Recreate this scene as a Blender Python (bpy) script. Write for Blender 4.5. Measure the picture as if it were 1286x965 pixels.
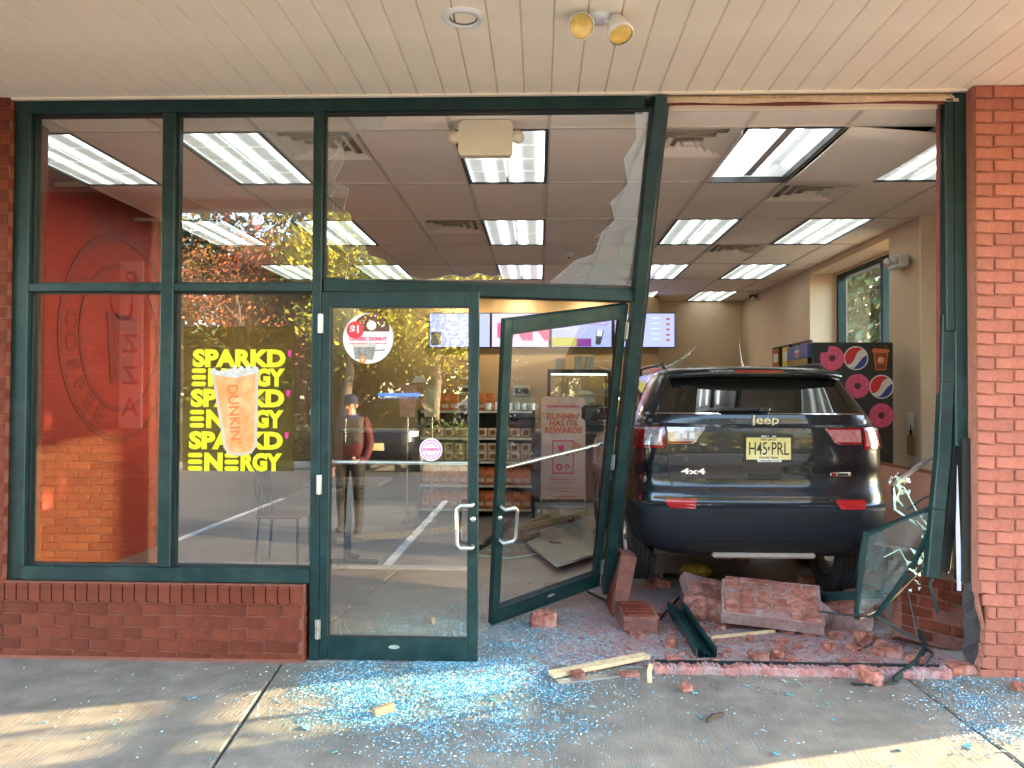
import bpy, bmesh, math, random
from mathutils import Vector, Matrix
R=math.radians; PI=math.pi
sc=bpy.context.scene
for o in list(bpy.data.objects): bpy.data.objects.remove(o)
col=sc.collection
# ---------------------------------------------------------------- camera, sky, sun, exposure
CAM=Vector((0,-4.43,1.51)); FPX=971.0; YAW,PIT,ROL=R(-2.058),R(1.068),R(.266)
fw=Vector((math.sin(YAW)*math.cos(PIT),math.cos(YAW)*math.cos(PIT),math.sin(PIT)))
rt=Vector((math.cos(YAW),-math.sin(YAW),0)); up=rt.cross(fw)
rt,up=rt*math.cos(ROL)+up*math.sin(ROL),up*math.cos(ROL)-rt*math.sin(ROL)
cd=bpy.data.cameras.new('camera'); cam=bpy.data.objects.new('camera',cd); col.objects.link(cam)
cam.matrix_world=Matrix(((rt.x,up.x,-fw.x,CAM.x),(rt.y,up.y,-fw.y,CAM.y),(rt.z,up.z,-fw.z,CAM.z),(0,0,0,1)))
cd.sensor_fit='HORIZONTAL'; cd.sensor_width=36; cd.lens=36*FPX/1286; cd.clip_start=.05; cd.clip_end=900
sc.camera=cam
SUN_EL,SUN_AZ=R(11.5),R(71.2)
w=bpy.data.worlds.new('World'); sc.world=w; w.use_nodes=True
nt=w.node_tree; sk=nt.nodes.new('ShaderNodeTexSky'); sk.sky_type='NISHITA'; sk.sun_disc=False
sk.sun_elevation=SUN_EL; sk.sun_rotation=SUN_AZ; sk.air_density=1.0; sk.dust_density=.6; sk.ozone_density=1.2
nt.nodes['Background'].inputs[1].default_value=.15
nt.links.new(sk.outputs[0],nt.nodes['Background'].inputs[0])
sd=bpy.data.lights.new('sun','SUN'); sd.energy=2.8; sd.angle=R(.53); sd.color=(1,.75,.44)
so=bpy.data.objects.new('sun',sd); col.objects.link(so)
sdir=Vector((math.sin(SUN_AZ)*math.cos(SUN_EL),math.cos(SUN_AZ)*math.cos(SUN_EL),math.sin(SUN_EL)))
so.rotation_euler=(-sdir).to_track_quat('-Z','Y').to_euler(); so.location=(20,8,12)
sc.view_settings.view_transform='Standard'; sc.view_settings.look='None'
sc.view_settings.gamma=1; sc.view_settings.exposure=4.45
sc.render.engine='CYCLES'
sc.cycles.max_bounces=8; sc.cycles.transparent_max_bounces=24; sc.cycles.glossy_bounces=4; sc.cycles.diffuse_bounces=4
sc.cycles.caustics_reflective=False; sc.cycles.caustics_refractive=False

def ray(u,v): return rt*((u-643)/FPX)-up*((v-482.5)/FPX)+fw
def at(u,v,Y):
    d=ray(u,v); return CAM+d*((Y-CAM.y)/d.y)
def gz(u,v,Z=0):
    d=ray(u,v); return CAM+d*((Z-CAM.z)/d.z)

# ---------------------------------------------------------------- materials
MATS={}
def nd(t,ty,**k):
    n=t.nodes.new(ty)
    for a,b in k.items(): setattr(n,a,b)
    return n
EM=.19
def mat(name,c,rough=.6,metal=0,var=.12,scale=8,bump=0,bscale=60,coat=0,emis=None,es=0,spec=.5,objvar=0,c2=None,c2s=2,alpha=None,trans=0,detail=6,bstretch=None):
    if name in MATS: return MATS[name]
    m=bpy.data.materials.new(name); m.use_nodes=True; t=m.node_tree; b=t.nodes['Principled BSDF']; L=t.links
    b.inputs['Roughness'].default_value=rough; b.inputs['Metallic'].default_value=metal
    b.inputs['Specular IOR Level'].default_value=spec
    if coat: b.inputs['Coat Weight'].default_value=coat; b.inputs['Coat Roughness'].default_value=.03
    if trans: b.inputs['Transmission Weight'].default_value=trans
    tc=nd(t,'ShaderNodeTexCoord'); src=tc.outputs['Object']
    rgb=None
    if var or c2 or objvar:
        nz=nd(t,'ShaderNodeTexNoise'); nz.inputs['Scale'].default_value=scale; nz.inputs['Detail'].default_value=detail
        L.new(src,nz.inputs['Vector'])
        hs=nd(t,'ShaderNodeHueSaturation')
        mr=nd(t,'ShaderNodeMapRange'); mr.inputs['From Min'].default_value=.3; mr.inputs['From Max'].default_value=.7
        mr.inputs['To Min'].default_value=1-var; mr.inputs['To Max'].default_value=1+var
        L.new(nz.outputs['Fac'],mr.inputs['Value'])
        val=mr.outputs[0]
        if objvar:
            oi=nd(t,'ShaderNodeObjectInfo'); m2=nd(t,'ShaderNodeMapRange')
            m2.inputs['To Min'].default_value=1-objvar; m2.inputs['To Max'].default_value=1+objvar
            L.new(oi.outputs['Random'],m2.inputs['Value'])
            mu=nd(t,'ShaderNodeMath',operation='MULTIPLY'); L.new(val,mu.inputs[0]); L.new(m2.outputs[0],mu.inputs[1]); val=mu.outputs[0]
        L.new(val,hs.inputs['Value'])
        if c2:
            n2=nd(t,'ShaderNodeTexNoise'); n2.inputs['Scale'].default_value=c2s; n2.inputs['Detail'].default_value=7
            L.new(src,n2.inputs['Vector'])
            rp=nd(t,'ShaderNodeMapRange'); rp.inputs['From Min'].default_value=.42; rp.inputs['From Max'].default_value=.62
            L.new(n2.outputs['Fac'],rp.inputs['Value'])
            mx=nd(t,'ShaderNodeMix',data_type='RGBA'); mx.inputs[6].default_value=(*c,1); mx.inputs[7].default_value=(*c2,1)
            L.new(rp.outputs[0],mx.inputs[0]); L.new(mx.outputs[2],hs.inputs['Color'])
        else: hs.inputs['Color'].default_value=(*c,1)
        L.new(hs.outputs[0],b.inputs['Base Color'])
        # uneven gloss
        r2=nd(t,'ShaderNodeMapRange'); r2.inputs['From Min'].default_value=.3; r2.inputs['From Max'].default_value=.7
        r2.inputs['To Min'].default_value=max(.02,rough*.8); r2.inputs['To Max'].default_value=min(1,rough*1.2)
        L.new(nz.outputs['Fac'],r2.inputs['Value']); L.new(r2.outputs[0],b.inputs['Roughness'])
    else: b.inputs['Base Color'].default_value=(*c,1)
    if bump:
        n3=nd(t,'ShaderNodeTexNoise'); n3.inputs['Scale'].default_value=bscale; n3.inputs['Detail'].default_value=5
        (L.new(src,n3.inputs['Vector']) if not bstretch else None)
        if bstretch:
            mp=nd(t,'ShaderNodeMapping'); mp.inputs['Scale'].default_value=bstretch; L.new(src,mp.inputs['Vector']); L.new(mp.outputs[0],n3.inputs['Vector'])
        bp=nd(t,'ShaderNodeBump'); bp.inputs['Strength'].default_value=bump; bp.inputs['Distance'].default_value=.01
        L.new(n3.outputs['Fac'],bp.inputs['Height']); L.new(bp.outputs[0],b.inputs['Normal'])
    if emis:
        b.inputs['Emission Color'].default_value=(*emis,1); b.inputs['Emission Strength'].default_value=es*EM
    if alpha is not None: b.inputs['Alpha'].default_value=alpha
    MATS[name]=m; return m
def glass(name,tint=(.95,.975,.965),ior=1.6,rough=0,haze=0,hazec=(.7,.75,.72)):
    if name in MATS: return MATS[name]
    m=bpy.data.materials.new(name); m.use_nodes=True; t=m.node_tree; L=t.links; t.nodes.clear()
    o=nd(t,'ShaderNodeOutputMaterial'); tr=nd(t,'ShaderNodeBsdfTransparent'); tr.inputs[0].default_value=(*tint,1)
    gl=nd(t,'ShaderNodeBsdfGlossy'); gl.inputs['Roughness'].default_value=rough; gl.inputs[0].default_value=(1,1,1,1)
    fr=nd(t,'ShaderNodeFresnel'); ge=nd(t,'ShaderNodeNewGeometry'); im=nd(t,'ShaderNodeMapRange'); im.inputs['To Min'].default_value=ior; im.inputs['To Max'].default_value=1/ior; L.new(ge.outputs['Backfacing'],im.inputs['Value']); L.new(im.outputs[0],fr.inputs[0])
    mx=nd(t,'ShaderNodeMixShader'); L.new(fr.outputs[0],mx.inputs[0]); L.new(tr.outputs[0],mx.inputs[1]); L.new(gl.outputs[0],mx.inputs[2])
    out=mx.outputs[0]
    # gentle waviness of real float glass
    tc=nd(t,'ShaderNodeTexCoord'); nz=nd(t,'ShaderNodeTexNoise'); nz.inputs['Scale'].default_value=1.3; nz.inputs['Detail'].default_value=1
    bp=nd(t,'ShaderNodeBump'); bp.inputs['Strength'].default_value=.06; bp.inputs['Distance'].default_value=.02
    L.new(tc.outputs['Object'],nz.inputs['Vector']); L.new(nz.outputs['Fac'],bp.inputs['Height']); L.new(bp.outputs[0],gl.inputs['Normal'])
    if haze:
        df=nd(t,'ShaderNodeBsdfDiffuse'); df.inputs[0].default_value=(*hazec,1)
        m2=nd(t,'ShaderNodeMixShader')
        n2=nd(t,'ShaderNodeTexNoise'); n2.inputs['Scale'].default_value=5; n2.inputs['Detail'].default_value=6
        L.new(tc.outputs['Object'],n2.inputs['Vector'])
        mr=nd(t,'ShaderNodeMapRange'); mr.inputs['From Min'].default_value=.35; mr.inputs['From Max'].default_value=.75; mr.inputs['To Min'].default_value=haze*.3; mr.inputs['To Max'].default_value=haze*1.6
        L.new(n2.outputs['Fac'],mr.inputs['Value']); L.new(mr.outputs[0],m2.inputs[0])
        L.new(out,m2.inputs[1]); L.new(df.outputs[0],m2.inputs[2]); out=m2.outputs[0]
    L.new(out,o.inputs[0]); MATS[name]=m; return m

# ---------------------------------------------------------------- mesh building
class MB:
    def __init__(s): s.v=[]; s.f=[]; s.sm=[]; s.mi=[]
    def add(s,vs,fs,smooth=False,mi=0):
        b=len(s.v); s.v+=[tuple(x) for x in vs]
        for f in fs: s.f.append(tuple(b+i for i in f)); s.sm.append(smooth); s.mi.append(mi)
        return s
    def box(s,x0,x1,y0,y1,z0,z1,mi=0,M=None):
        vs=[Vector(p) for p in ((x0,y0,z0),(x1,y0,z0),(x1,y1,z0),(x0,y1,z0),(x0,y0,z1),(x1,y0,z1),(x1,y1,z1),(x0,y1,z1))]
        if M is not None: vs=[M@p for p in vs]
        return s.add(vs,[(0,3,2,1),(4,5,6,7),(0,1,5,4),(1,2,6,5),(2,3,7,6),(3,0,4,7)],False,mi)
    def cbox(s,x0,x1,y0,y1,z0,z1,c=.004,mi=0,M=None):
        # chamfered box, 24 verts
        X=(x0,x1);Y=(y0,y1);Z=(z0,z1); vs=[];idx={}
        for i in (0,1):
            for j in (0,1):
                for k in (0,1):
                    sx,sy,sz=(1,-1)[i]*c,(1,-1)[j]*c,(1,-1)[k]*c
                    for a,p in enumerate(((X[i],Y[j]+sy,Z[k]+sz),(X[i]+sx,Y[j],Z[k]+sz),(X[i]+sx,Y[j]+sy,Z[k]))):
                        idx[i,j,k,a]=len(vs); vs.append(Vector(p))
        if M is not None: vs=[M@p for p in vs]
        fs=[]
        for i in (0,1):
            q=[(i,0,0,0),(i,1,0,0),(i,1,1,0),(i,0,1,0)]; fs.append([idx[a] for a in (q if i else q[::-1])])
            q=[(0,i,0,1),(1,i,0,1),(1,i,1,1),(0,i,1,1)]; fs.append([idx[a] for a in (q[::-1] if i else q)])
            q=[(0,0,i,2),(1,0,i,2),(1,1,i,2),(0,1,i,2)]; fs.append([idx[a] for a in (q if i else q[::-1])])
        for i in (0,1):
            for j in (0,1):
                fl=(i+j)%2
                q=[idx[i,j,0,0],idx[i,j,1,0],idx[i,j,1,1],idx[i,j,0,1]]; fs.append(q if fl else q[::-1])
                q=[idx[i,0,j,0],idx[i,0,j,2],idx[i,1,j,2],idx[i,1,j,0]]; fs.append(q if not fl else q[::-1])
                q=[idx[0,i,j,1],idx[1,i,j,1],idx[1,i,j,2],idx[0,i,j,2]]; fs.append(q if not fl else q[::-1])
                for k in (0,1):
                    q=[idx[i,j,k,0],idx[i,j,k,1],idx[i,j,k,2]]; fs.append(q if (i+j+k)%2 else q[::-1])
        return s.add(vs,fs,False,mi)
    def tube(s,pts,r,n=8,mi=0,cap=True,r2=None):
        pts=[Vector(p) for p in pts]; rings=[]; N=len(pts); ref=None
        for i,p in enumerate(pts):
            d=(pts[min(i+1,N-1)]-pts[max(i-1,0)]).normalized()
            if ref is None: ref=Vector((0,0,1)) if abs(d.z)<.9 else Vector((1,0,0))
            a=d.cross(ref)
            if a.length<1e-4: a=d.orthogonal()
            a.normalize(); b=a.cross(d); ref=b
            rr=r if not isinstance(r,(list,tuple)) else r[i]
            rings.append([p+a*math.cos(2*PI*k/n)*rr+b*math.sin(2*PI*k/n)*rr for k in range(n)])
        vs=[q for g in rings for q in g]; fs=[]
        for i in range(N-1):
            for k in range(n): fs.append((i*n+k,i*n+(k+1)%n,(i+1)*n+(k+1)%n,(i+1)*n+k))
        s.add(vs,fs,True,mi)
        if cap: s.add(rings[0],[tuple(range(n))[::-1]],False,mi); s.add(rings[-1],[tuple(range(n))],False,mi)
        return s
    def beam(s,a,b,wd,dp,side=None,mi=0,c=0):
        # box beam from a to b, wd along side vector, dp along the third axis
        a=Vector(a);b=Vector(b);d=b-a;L=d.length;d.normalize()
        sd_=Vector(side) if side is not None else (Vector((1,0,0)) if abs(d.x)<.9 else Vector((0,0,1)))
        sd_=(sd_-d*sd_.dot(d)).normalized(); t=d.cross(sd_)
        M=Matrix(((sd_.x,t.x,d.x,a.x),(sd_.y,t.y,d.y,a.y),(sd_.z,t.z,d.z,a.z),(0,0,0,1)))
        if c: return s.cbox(-wd/2,wd/2,-dp/2,dp/2,0,L,c,mi,M)
        return s.box(-wd/2,wd/2,-dp/2,dp/2,0,L,mi,M)
    def prism(s,poly,h,M=None,mi=0,bev=0):
        # polygon in xy (ccw) extruded 0..h in z
        n=len(poly); vs=[Vector((p[0],p[1],0)) for p in poly]+[Vector((p[0],p[1],h)) for p in poly]
        if M is not None: vs=[M@p for p in vs]
        fs=[tuple(range(n))[::-1],tuple(range(n,2*n))]+[(i,(i+1)%n,n+(i+1)%n,n+i) for i in range(n)]
        return s.add(vs,fs,False,mi)
    def lathe(s,prof,n=24,M=None,mi=0,smooth=True):
        # prof: (r, axial) ; axis = local z
        vs=[];fs=[]
        for r,z in prof:
            for k in range(n):
                p=Vector((r*math.cos(2*PI*k/n),r*math.sin(2*PI*k/n),z)); vs.append(M@p if M is not None else p)
        for i in range(len(prof)-1):
            for k in range(n): fs.append((i*n+k,i*n+(k+1)%n,(i+1)*n+(k+1)%n,(i+1)*n+k))
        return s.add(vs,fs,smooth,mi)
    def grid(s,rows,smooth=True,mi=0,closed=False):
        n=len(rows[0]); vs=[p for r in rows for p in r]; fs=[]
        for i in range(len(rows)-1):
            for k in range(n if closed else n-1): fs.append((i*n+k,i*n+(k+1)%n,(i+1)*n+(k+1)%n,(i+1)*n+k))
        return s.add(vs,fs,smooth,mi)
    def mesh(s,name,mats):
        me=bpy.data.meshes.new(name); me.from_pydata(s.v,[],s.f)
        for m in (mats if isinstance(mats,(list,tuple)) else [mats]): me.materials.append(m)
        me.polygons.foreach_set('use_smooth',s.sm); me.polygons.foreach_set('material_index',s.mi)
        me.update(); return me
    def build(s,name,mats,parent=None,loc=None):
        return place(name,s.mesh(name,mats),parent,loc)
def place(name,me,parent=None,loc=None,rot=None):
    o=bpy.data.objects.new(name,me); col.objects.link(o)
    if parent is not None: o.parent=parent
    if loc is not None: o.location=loc
    if rot is not None: o.rotation_euler=rot
    return o
def tag(o,label=None,cat=None,group=None,kind=None):
    for k,v in (('label',label),('category',cat),('group',group),('kind',kind)):
        if v: o[k]=v
    return o
def thing(name,label,cat,loc=(0,0,0),rz=0,group=None):
    o=bpy.data.objects.new(name,None); col.objects.link(o); o.location=loc; o.rotation_euler=(0,0,rz); o.empty_display_size=.1
    return tag(o,label,cat,group)
def copy_tree(o,parent=None):
    c=o.copy(); col.objects.link(c); c.parent=parent
    for ch in list(o.children): copy_tree(ch,c)
    return c
def fixn(o):
    bm=bmesh.new(); bm.from_mesh(o.data); bmesh.ops.recalc_face_normals(bm,faces=bm.faces[:]); bm.to_mesh(o.data); bm.free(); return o
def text(name,body,size,material,parent,M,extr=.0008,offset=0,space=1,align='CENTER',shear=0,line=1,bevel=0):
    cu=bpy.data.curves.new(name,'FONT'); cu.body=body; cu.size=size; cu.extrude=extr; cu.offset=offset; cu.align_x=align; cu.align_y='CENTER'
    cu.space_character=space; cu.shear=shear; cu.space_line=line; cu.resolution_u=3; cu.bevel_depth=bevel
    o=bpy.data.objects.new(name,cu); col.objects.link(o)
    me=bpy.data.meshes.new_from_object(o.evaluated_get(bpy.context.evaluated_depsgraph_get()))
    bpy.data.objects.remove(o)
    me.materials.clear(); me.materials.append(material); me.transform(M); me.name=name
    return place(name,me,parent)
def FM(x,y,z,rx=0,ry=0,rz=0):   # flat text facing -Y at x,y,z  (text plane xy -> xz)
    return Matrix.Translation((x,y,z))@Matrix.Rotation(R(rz),4,'Z')@Matrix.Rotation(R(ry),4,'Y')@Matrix.Rotation(R(90+rx),4,'X')
def disc(r,n=32,cx=0,cy=0,a=1): return [(cx+r*math.cos(2*PI*k/n),cy+a*r*math.sin(2*PI*k/n)) for k in range(n)]
def ring(mb,r0,r1,h,M,n=40,mi=0):
    P=[(r0,0),(r1,0),(r1,h),(r0,h),(r0,0)]; return mb.lathe(P,n,M,mi,False)

def scribble(name,parent,x,y,z,width,h,mt,seed=0,cw=.62):
    # a line of print too small to read: little uneven bars in the -Y plane
    rnd=random.Random(seed); m=MB(); q=-width/2
    while q<width/2:
        wd=h*cw*rnd.uniform(.5,1.0)
        if rnd.random()>.16: m.box(x+q,x+min(q+wd,width/2),y-.0006,y,z-h/2,z+h/2*rnd.uniform(.6,1))
        q+=wd+h*.18
    return m.build(name,mt,parent)
# ================================================================ materials in use
GREEN=mat('green_frame_paint',(.0055,.026,.026),.42,var=.22,scale=14,c2=(.013,.036,.034),c2s=3.5,bump=.04,bscale=180,spec=.3)
ALU=mat('brushed_aluminium',(.62,.62,.6),.32,metal=.9,var=.08)
DARKMET=mat('dark_gasket',(.012,.014,.014),.5,var=.2)
BRICKP=mat('flare_salmon_brick',spec=.15,c=(.37,.138,.094),rough=.72,var=.14,scale=22,objvar=.13,c2=(.33,.115,.078),c2s=9,bump=.5,bscale=70)  # lighter copy of the red brick, lens flare put into its colour
MORTARP=mat('flare_salmon_mortar',spec=.15,c=(.38,.155,.108),rough=.85,var=.12,scale=25,bump=.6,bscale=90)  # mortar lightened for the same flare over the pier
BRICK=mat('painted_red_brick',spec=.15,c=(.158,.037,.019),rough=.72,var=.16,scale=22,objvar=.16,c2=(.125,.029,.016),c2s=9,bump=.5,bscale=70)
MORTAR=mat('red_tinted_mortar',spec=.15,c=(.21,.075,.050),rough=.85,var=.15,scale=25,bump=.6,bscale=90)
BRICKO=mat('orange_brick',(.42,.17,.075),.75,var=.16,scale=22,objvar=.2,bump=.5,bscale=70)
MORTARO=mat('grey_mortar',(.42,.34,.28),.85,var=.12,scale=25,bump=.5)
SOFF=mat('soffit_enamel',(.93,.83,.67),.42,var=.05,scale=2,c2=(.88,.775,.62),c2s=1.5)
CONC=mat('sidewalk_concrete',(.222,.186,.143),.88,var=.18,scale=9,c2=(.168,.143,.112),c2s=1.6,bump=.55,bscale=140,bstretch=(1,.06,1),spec=.25)
ASPH=mat('asphalt',(.155,.150,.144),.85,var=.2,scale=60,c2=(.125,.121,.117),c2s=.6,bump=.6,bscale=200)
KERB=mat('kerb_concrete',(.36,.35,.32),.85,var=.14,scale=8,bump=.4,bscale=120)
FLOORM=mat('store_floor_tile',(.36,.30,.265),.5,var=.16,scale=6,c2=(.28,.23,.20),c2s=1.5,bump=.15,bscale=60)
TILE=mat('ceiling_tile',(.94,.85,.74),.9,var=.03,scale=200,objvar=.04,bump=.25,bscale=350)
GRIDM=mat('ceiling_grid',(.68,.60,.51),.6,var=.03)
TAN=mat('tan_wall_paint',(.66,.51,.35),.8,var=.05,scale=3,bump=.1,bscale=150)
TANL=mat('pale_and_daylit_tan',(.82,.70,.55),.8,var=.05,scale=3)
REDW=mat('red_wall_paint',(.33,.014,.011),.55,var=.06,scale=3)
REDD=mat('deep_red_emblem',(.21,.009,.008),.5,var=.06,scale=5)
BLACK=mat('black_laminate',(.012,.012,.013),.45,var=.2)
WHITE=mat('white_plastic',(.75,.74,.72),.45,var=.04)
CREAM=mat('cream_enamel',(.70,.62,.48),.45,var=.04)
GLASS=glass('window_glass',ior=1.75)
GLASS2=glass('broken_glass_sheet',(.86,.95,.92),ior=1.6,haze=.08,hazec=(.75,.85,.82))
EDGE=mat('crushed_glass_edge',(.62,.78,.74),.25,var=.2,scale=60,spec=.8)
WOOD=mat('splintered_pine',(.62,.44,.24),.75,var=.25,scale=40,bump=.4)

# ================================================================ ground
lot=MB(); lot.add([(-300,-300,-.15),(300,-300,-.15),(300,300,-.15),(-300,300,-.15)],[(0,1,2,3)])
tag(lot.build('parking_lot',ASPH),kind='structure')
sw=tag(place('sidewalk',None),kind='structure')
J0,J1=gz(350,838),gz(265,965)
jx=lambda y:J0.x+(J1.x-J0.x)*(y-J0.y)/(J1.y-J0.y)
def slab(x0a,x0b,x1a,x1b,y0,y1,z=0,name='concrete_slab'):
    # quad prism with chamfer: corners (x0a,y0)(x1a,y0)(x1b,y1)(x0b,y1)
    m=MB(); c=.012
    P=[(x0a,y0),(x1a,y0),(x1b,y1),(x0b,y1)]; I=[(x0a+c,y0+c),(x1a-c,y0+c),(x1b-c,y1-c),(x0b+c,y1-c)]
    vs=[(x,y,z-.15) for x,y in P]+[(x,y,z-.008) for x,y in P]+[(x,y,z) for x,y in I]
    fs=[(8,9,10,11)]+[(i,(i+1)%4,4+(i+1)%4,4+i) for i in range(4)]+[(4+i,4+(i+1)%4,8+(i+1)%4,8+i) for i in range(4)]
    m.add(vs,fs); return m.build(name,CONC,sw)
slab(-8,-8,-4.45,-4.45,-2.34,-.02); slab(-4.44,-4.44,jx(-2.34)-.004,jx(-.02)-.004,-2.34,-.02)
slab(jx(-2.34)+.006,jx(-.02)+.006,2.0,2.0,-2.34,-.02); slab(2.01,2.01,5.2,5.2,-2.34,-.02); slab(5.21,5.21,14,14,-2.34,-.02)
kb=MB()
for i in range(11): kb.cbox(-8+2*i,-6.006+2*i,-2.5,-2.346,-.2,.004,.015)
tag(kb.build('kerb',KERB),kind='structure')
stp=mat('white_road_paint',(.62,.62,.60),.7,var=.2,scale=12,c2=(.40,.40,.39),c2s=4)
for i,x in enumerate((-6.9,-4.2,-1.5,1.2,3.9)):
    m=MB(); m.add([(x-.05,-8,-.146),(x+.05,-8,-.146),(x+.05,-2.9,-.146),(x-.05,-2.9,-.146)],[(0,1,2,3)]); o=m.build('painted_line',stp); tag(o,kind='structure')
fl=MB(); fl.box(-4.2,3.74,.0,9.2,-.15,-.004); tag(fl.build('store_floor',FLOORM),kind='structure')

# ================================================================ soffit (canopy underside) with planks
sf=tag(place('soffit',None),kind='structure')
def plankmesh(L,w_=.3):
    m=MB(); g=.006
    # pan with small v edges, local x along width 0..w_, y along length
    m.add([(g,0,0),(w_-g,0,0),(w_-g,L,0),(g,L,0),(0,0,.012),(w_,0,.012),(w_,L,.012),(0,L,.012)],[(3,2,1,0),(0,1,5,4),(2,3,7,6),(1,2,6,5),(3,0,4,7)])
    return m.mesh('plank',SOFF)
pm=plankmesh(2.2)
xs=at(658.7,119.7,-.0).x
PW=.1537
pm=plankmesh(2.2,PW-.0005)
for k in range(-34,28): place('plank',pm,sf,(xs+k*PW,-2.21,3.262))
bk=MB(); bk.box(-8,5.0,-2.3,.3,3.275,3.30); bk.build('deck',SOFF,sf)
fc=MB(); fc.box(-8,5.0,-2.36,-2.22,3.18,3.9); fc.box(-8,5.0,-2.22,-2.21,3.255,3.275); fc.build('fascia',CREAM,sf)
tr=MB(); tr.box(-3.2,2.4,-.03,-.004,3.252,3.262); tr.build('edge_trim',SOFF,sf)

# ================================================================ brick walls
random.seed(4)
BV=[]
for i in range(6):
    m=MB(); j=lambda a:random.uniform(-a,a)
    L_,H_=.194,.0585
    P=[(0+j(.002),0,0+j(.0015)),(L_+j(.002),0,j(.0015)),(L_+j(.002),0,H_+j(.0015)),(j(.002),0,H_+j(.0015))]
    c=.005; y=-.0068+j(.0016)
    I=[(P[0][0]+c,y,P[0][2]+c),(P[1][0]-c,y+j(.001),P[1][2]-c),(P[2][0]-c,y+j(.001),P[2][2]-c),(P[3][0]+c,y,P[3][2]-c)]
    B=[(a,.05,b) for a,_,b in P]; P2=[(a,-.0012,b) for a,_,b in P]
    m.add(B+P2+I,[(8,9,10,11)]+[(4+q,4+(q+1)%4,8+(q+1)%4,8+q) for q in range(4)]+[(q,(q+1)%4,4+(q+1)%4,4+q) for q in range(4)])
    BV.append(m.v and (list(m.v),list(m.f)))
BCACHE={}
def brickmesh(var,sx,sz,material):
    k=(var,round(sx,2),round(sz,2),material.name)
    if k not in BCACHE:
        v,f=BV[var]; m=MB(); m.add([(x*sx,y,z*sz) for x,y,z in v],f); BCACHE[k]=m.mesh('brick',material)
    return BCACHE[k]
def bricks(parent,org,rz,width,z0,z1,material,skip=None,trim=None,ph=0,pitch=.0685,L=.2035):
    # face in local xz plane, outward -y, rotated rz about z at org
    n=int(round((z1-z0)/pitch))
    for c in range(n):
        z=z0+c*pitch+.005
        x=-(L/2 if (c+ph)%2 else 0)
        while x<width-.01:
            a=max(0.004,x+.004); b=min(width-.004,x+L-.005)
            if trim and a<.02: a+=trim(z)
            if b-a>.03 and not (skip and skip((a+b)/2,z+.03)):
                o=place('brick',brickmesh(random.randrange(6),(b-a)/.194,(pitch-.0095)/.0585,material),parent)
                p=Matrix.Rotation(rz,3,'Z')@Vector((a,0,0)); o.location=(org[0]+p.x,org[1]+p.y,z); o.rotation_euler=(random.uniform(-.006,.006),0,rz)
            x+=L
def wallcore(parent,x0,x1,y0,y1,z0,z1,m=MORTAR):
    mb=MB(); mb.box(x0,x1,y0,y1,z0,z1); return mb.build('mortar_core',m,parent)
# low wall under the windows
kw=thing('brick_knee_wall','low red brick wall with upright top course under the two big windows','wall',(0,0,0))
wallcore(kw,-3.3,-1.345,-.03,.16,-.14,.436)
bricks(kw,(-3.3,-.03),0,1.95,-.02,.3225,BRICK)
bricks(kw,(-1.345,-.03),PI/2,.19,-.02,.3225,BRICK)
for i in range(28):
    x=-3.3+.0042+i*.0695
    o=place('brick',brickmesh(random.randrange(6),.0635/.194,.098/.0585,BRICK),kw); o.location=(x,-.037,.330)
    o.rotation_euler=(random.uniform(-.01,.01),0,0)
bs=MB(); 
rows=[[(-3.3+.05*k,-.062+random.uniform(-.006,.004),-.012) for k in range(40)],[(-3.3+.05*k,-.052+random.uniform(-.004,.004),.008) for k in range(40)],[(-3.3+.05*k,-.034,.014) for k in range(40)]]
bs.grid(rows); bs.build('mortar_base',MORTAR,kw)
# right pier
pr_=thing('brick_pier','red brick pier with a broken lower edge beside the wrecked opening','pier',(0,0,0))
PX=2.405
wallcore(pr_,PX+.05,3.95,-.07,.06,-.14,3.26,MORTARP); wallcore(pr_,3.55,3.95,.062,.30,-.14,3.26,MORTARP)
cut=lambda x,z: x<.07+.05*math.sin(z*23) and z<.42
cut2=lambda x,z: x<.0
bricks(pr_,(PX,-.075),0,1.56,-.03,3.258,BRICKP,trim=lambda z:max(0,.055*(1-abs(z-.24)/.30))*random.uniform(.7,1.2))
bricks(pr_,(3.965,-.075),PI/2,.5,-.03,3.258,BRICK)
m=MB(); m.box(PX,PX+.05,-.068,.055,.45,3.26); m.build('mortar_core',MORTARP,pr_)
# side return of the pier seen edge-on
m=MB(); random.seed(8)
rows=[]
for k in range(49):
    z=k*.0667; br=.05*max(0,1-abs(z-.22)/.24)+random.uniform(0,.006)
    rows.append([(PX+br+.002,-.072,z),(PX+br-.001,-.03,z+random.uniform(-.01,.01)),(PX+br+random.uniform(-.004,.004),.03,z),(PX+br,.058,z)])
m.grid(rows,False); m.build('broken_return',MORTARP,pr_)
co=MB(); co.box(3.97,4.12,-.085,.5,-.14,3.26); co.build('corner_shadow_block',MORTAR,pr_)  # unseen block added at the corner to set the sun's shadow edge
# left pier
pl=thing('brick_pier','red brick pier beside the red-walled window, only its edge showing','pier',(0,0,0))
wallcore(pl,-8,-3.11,-.03,.30,-.14,3.26)
bricks(pl,(-4.125,-.03),0,1.02,-.02,3.258,BRICK,ph=1)
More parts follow.
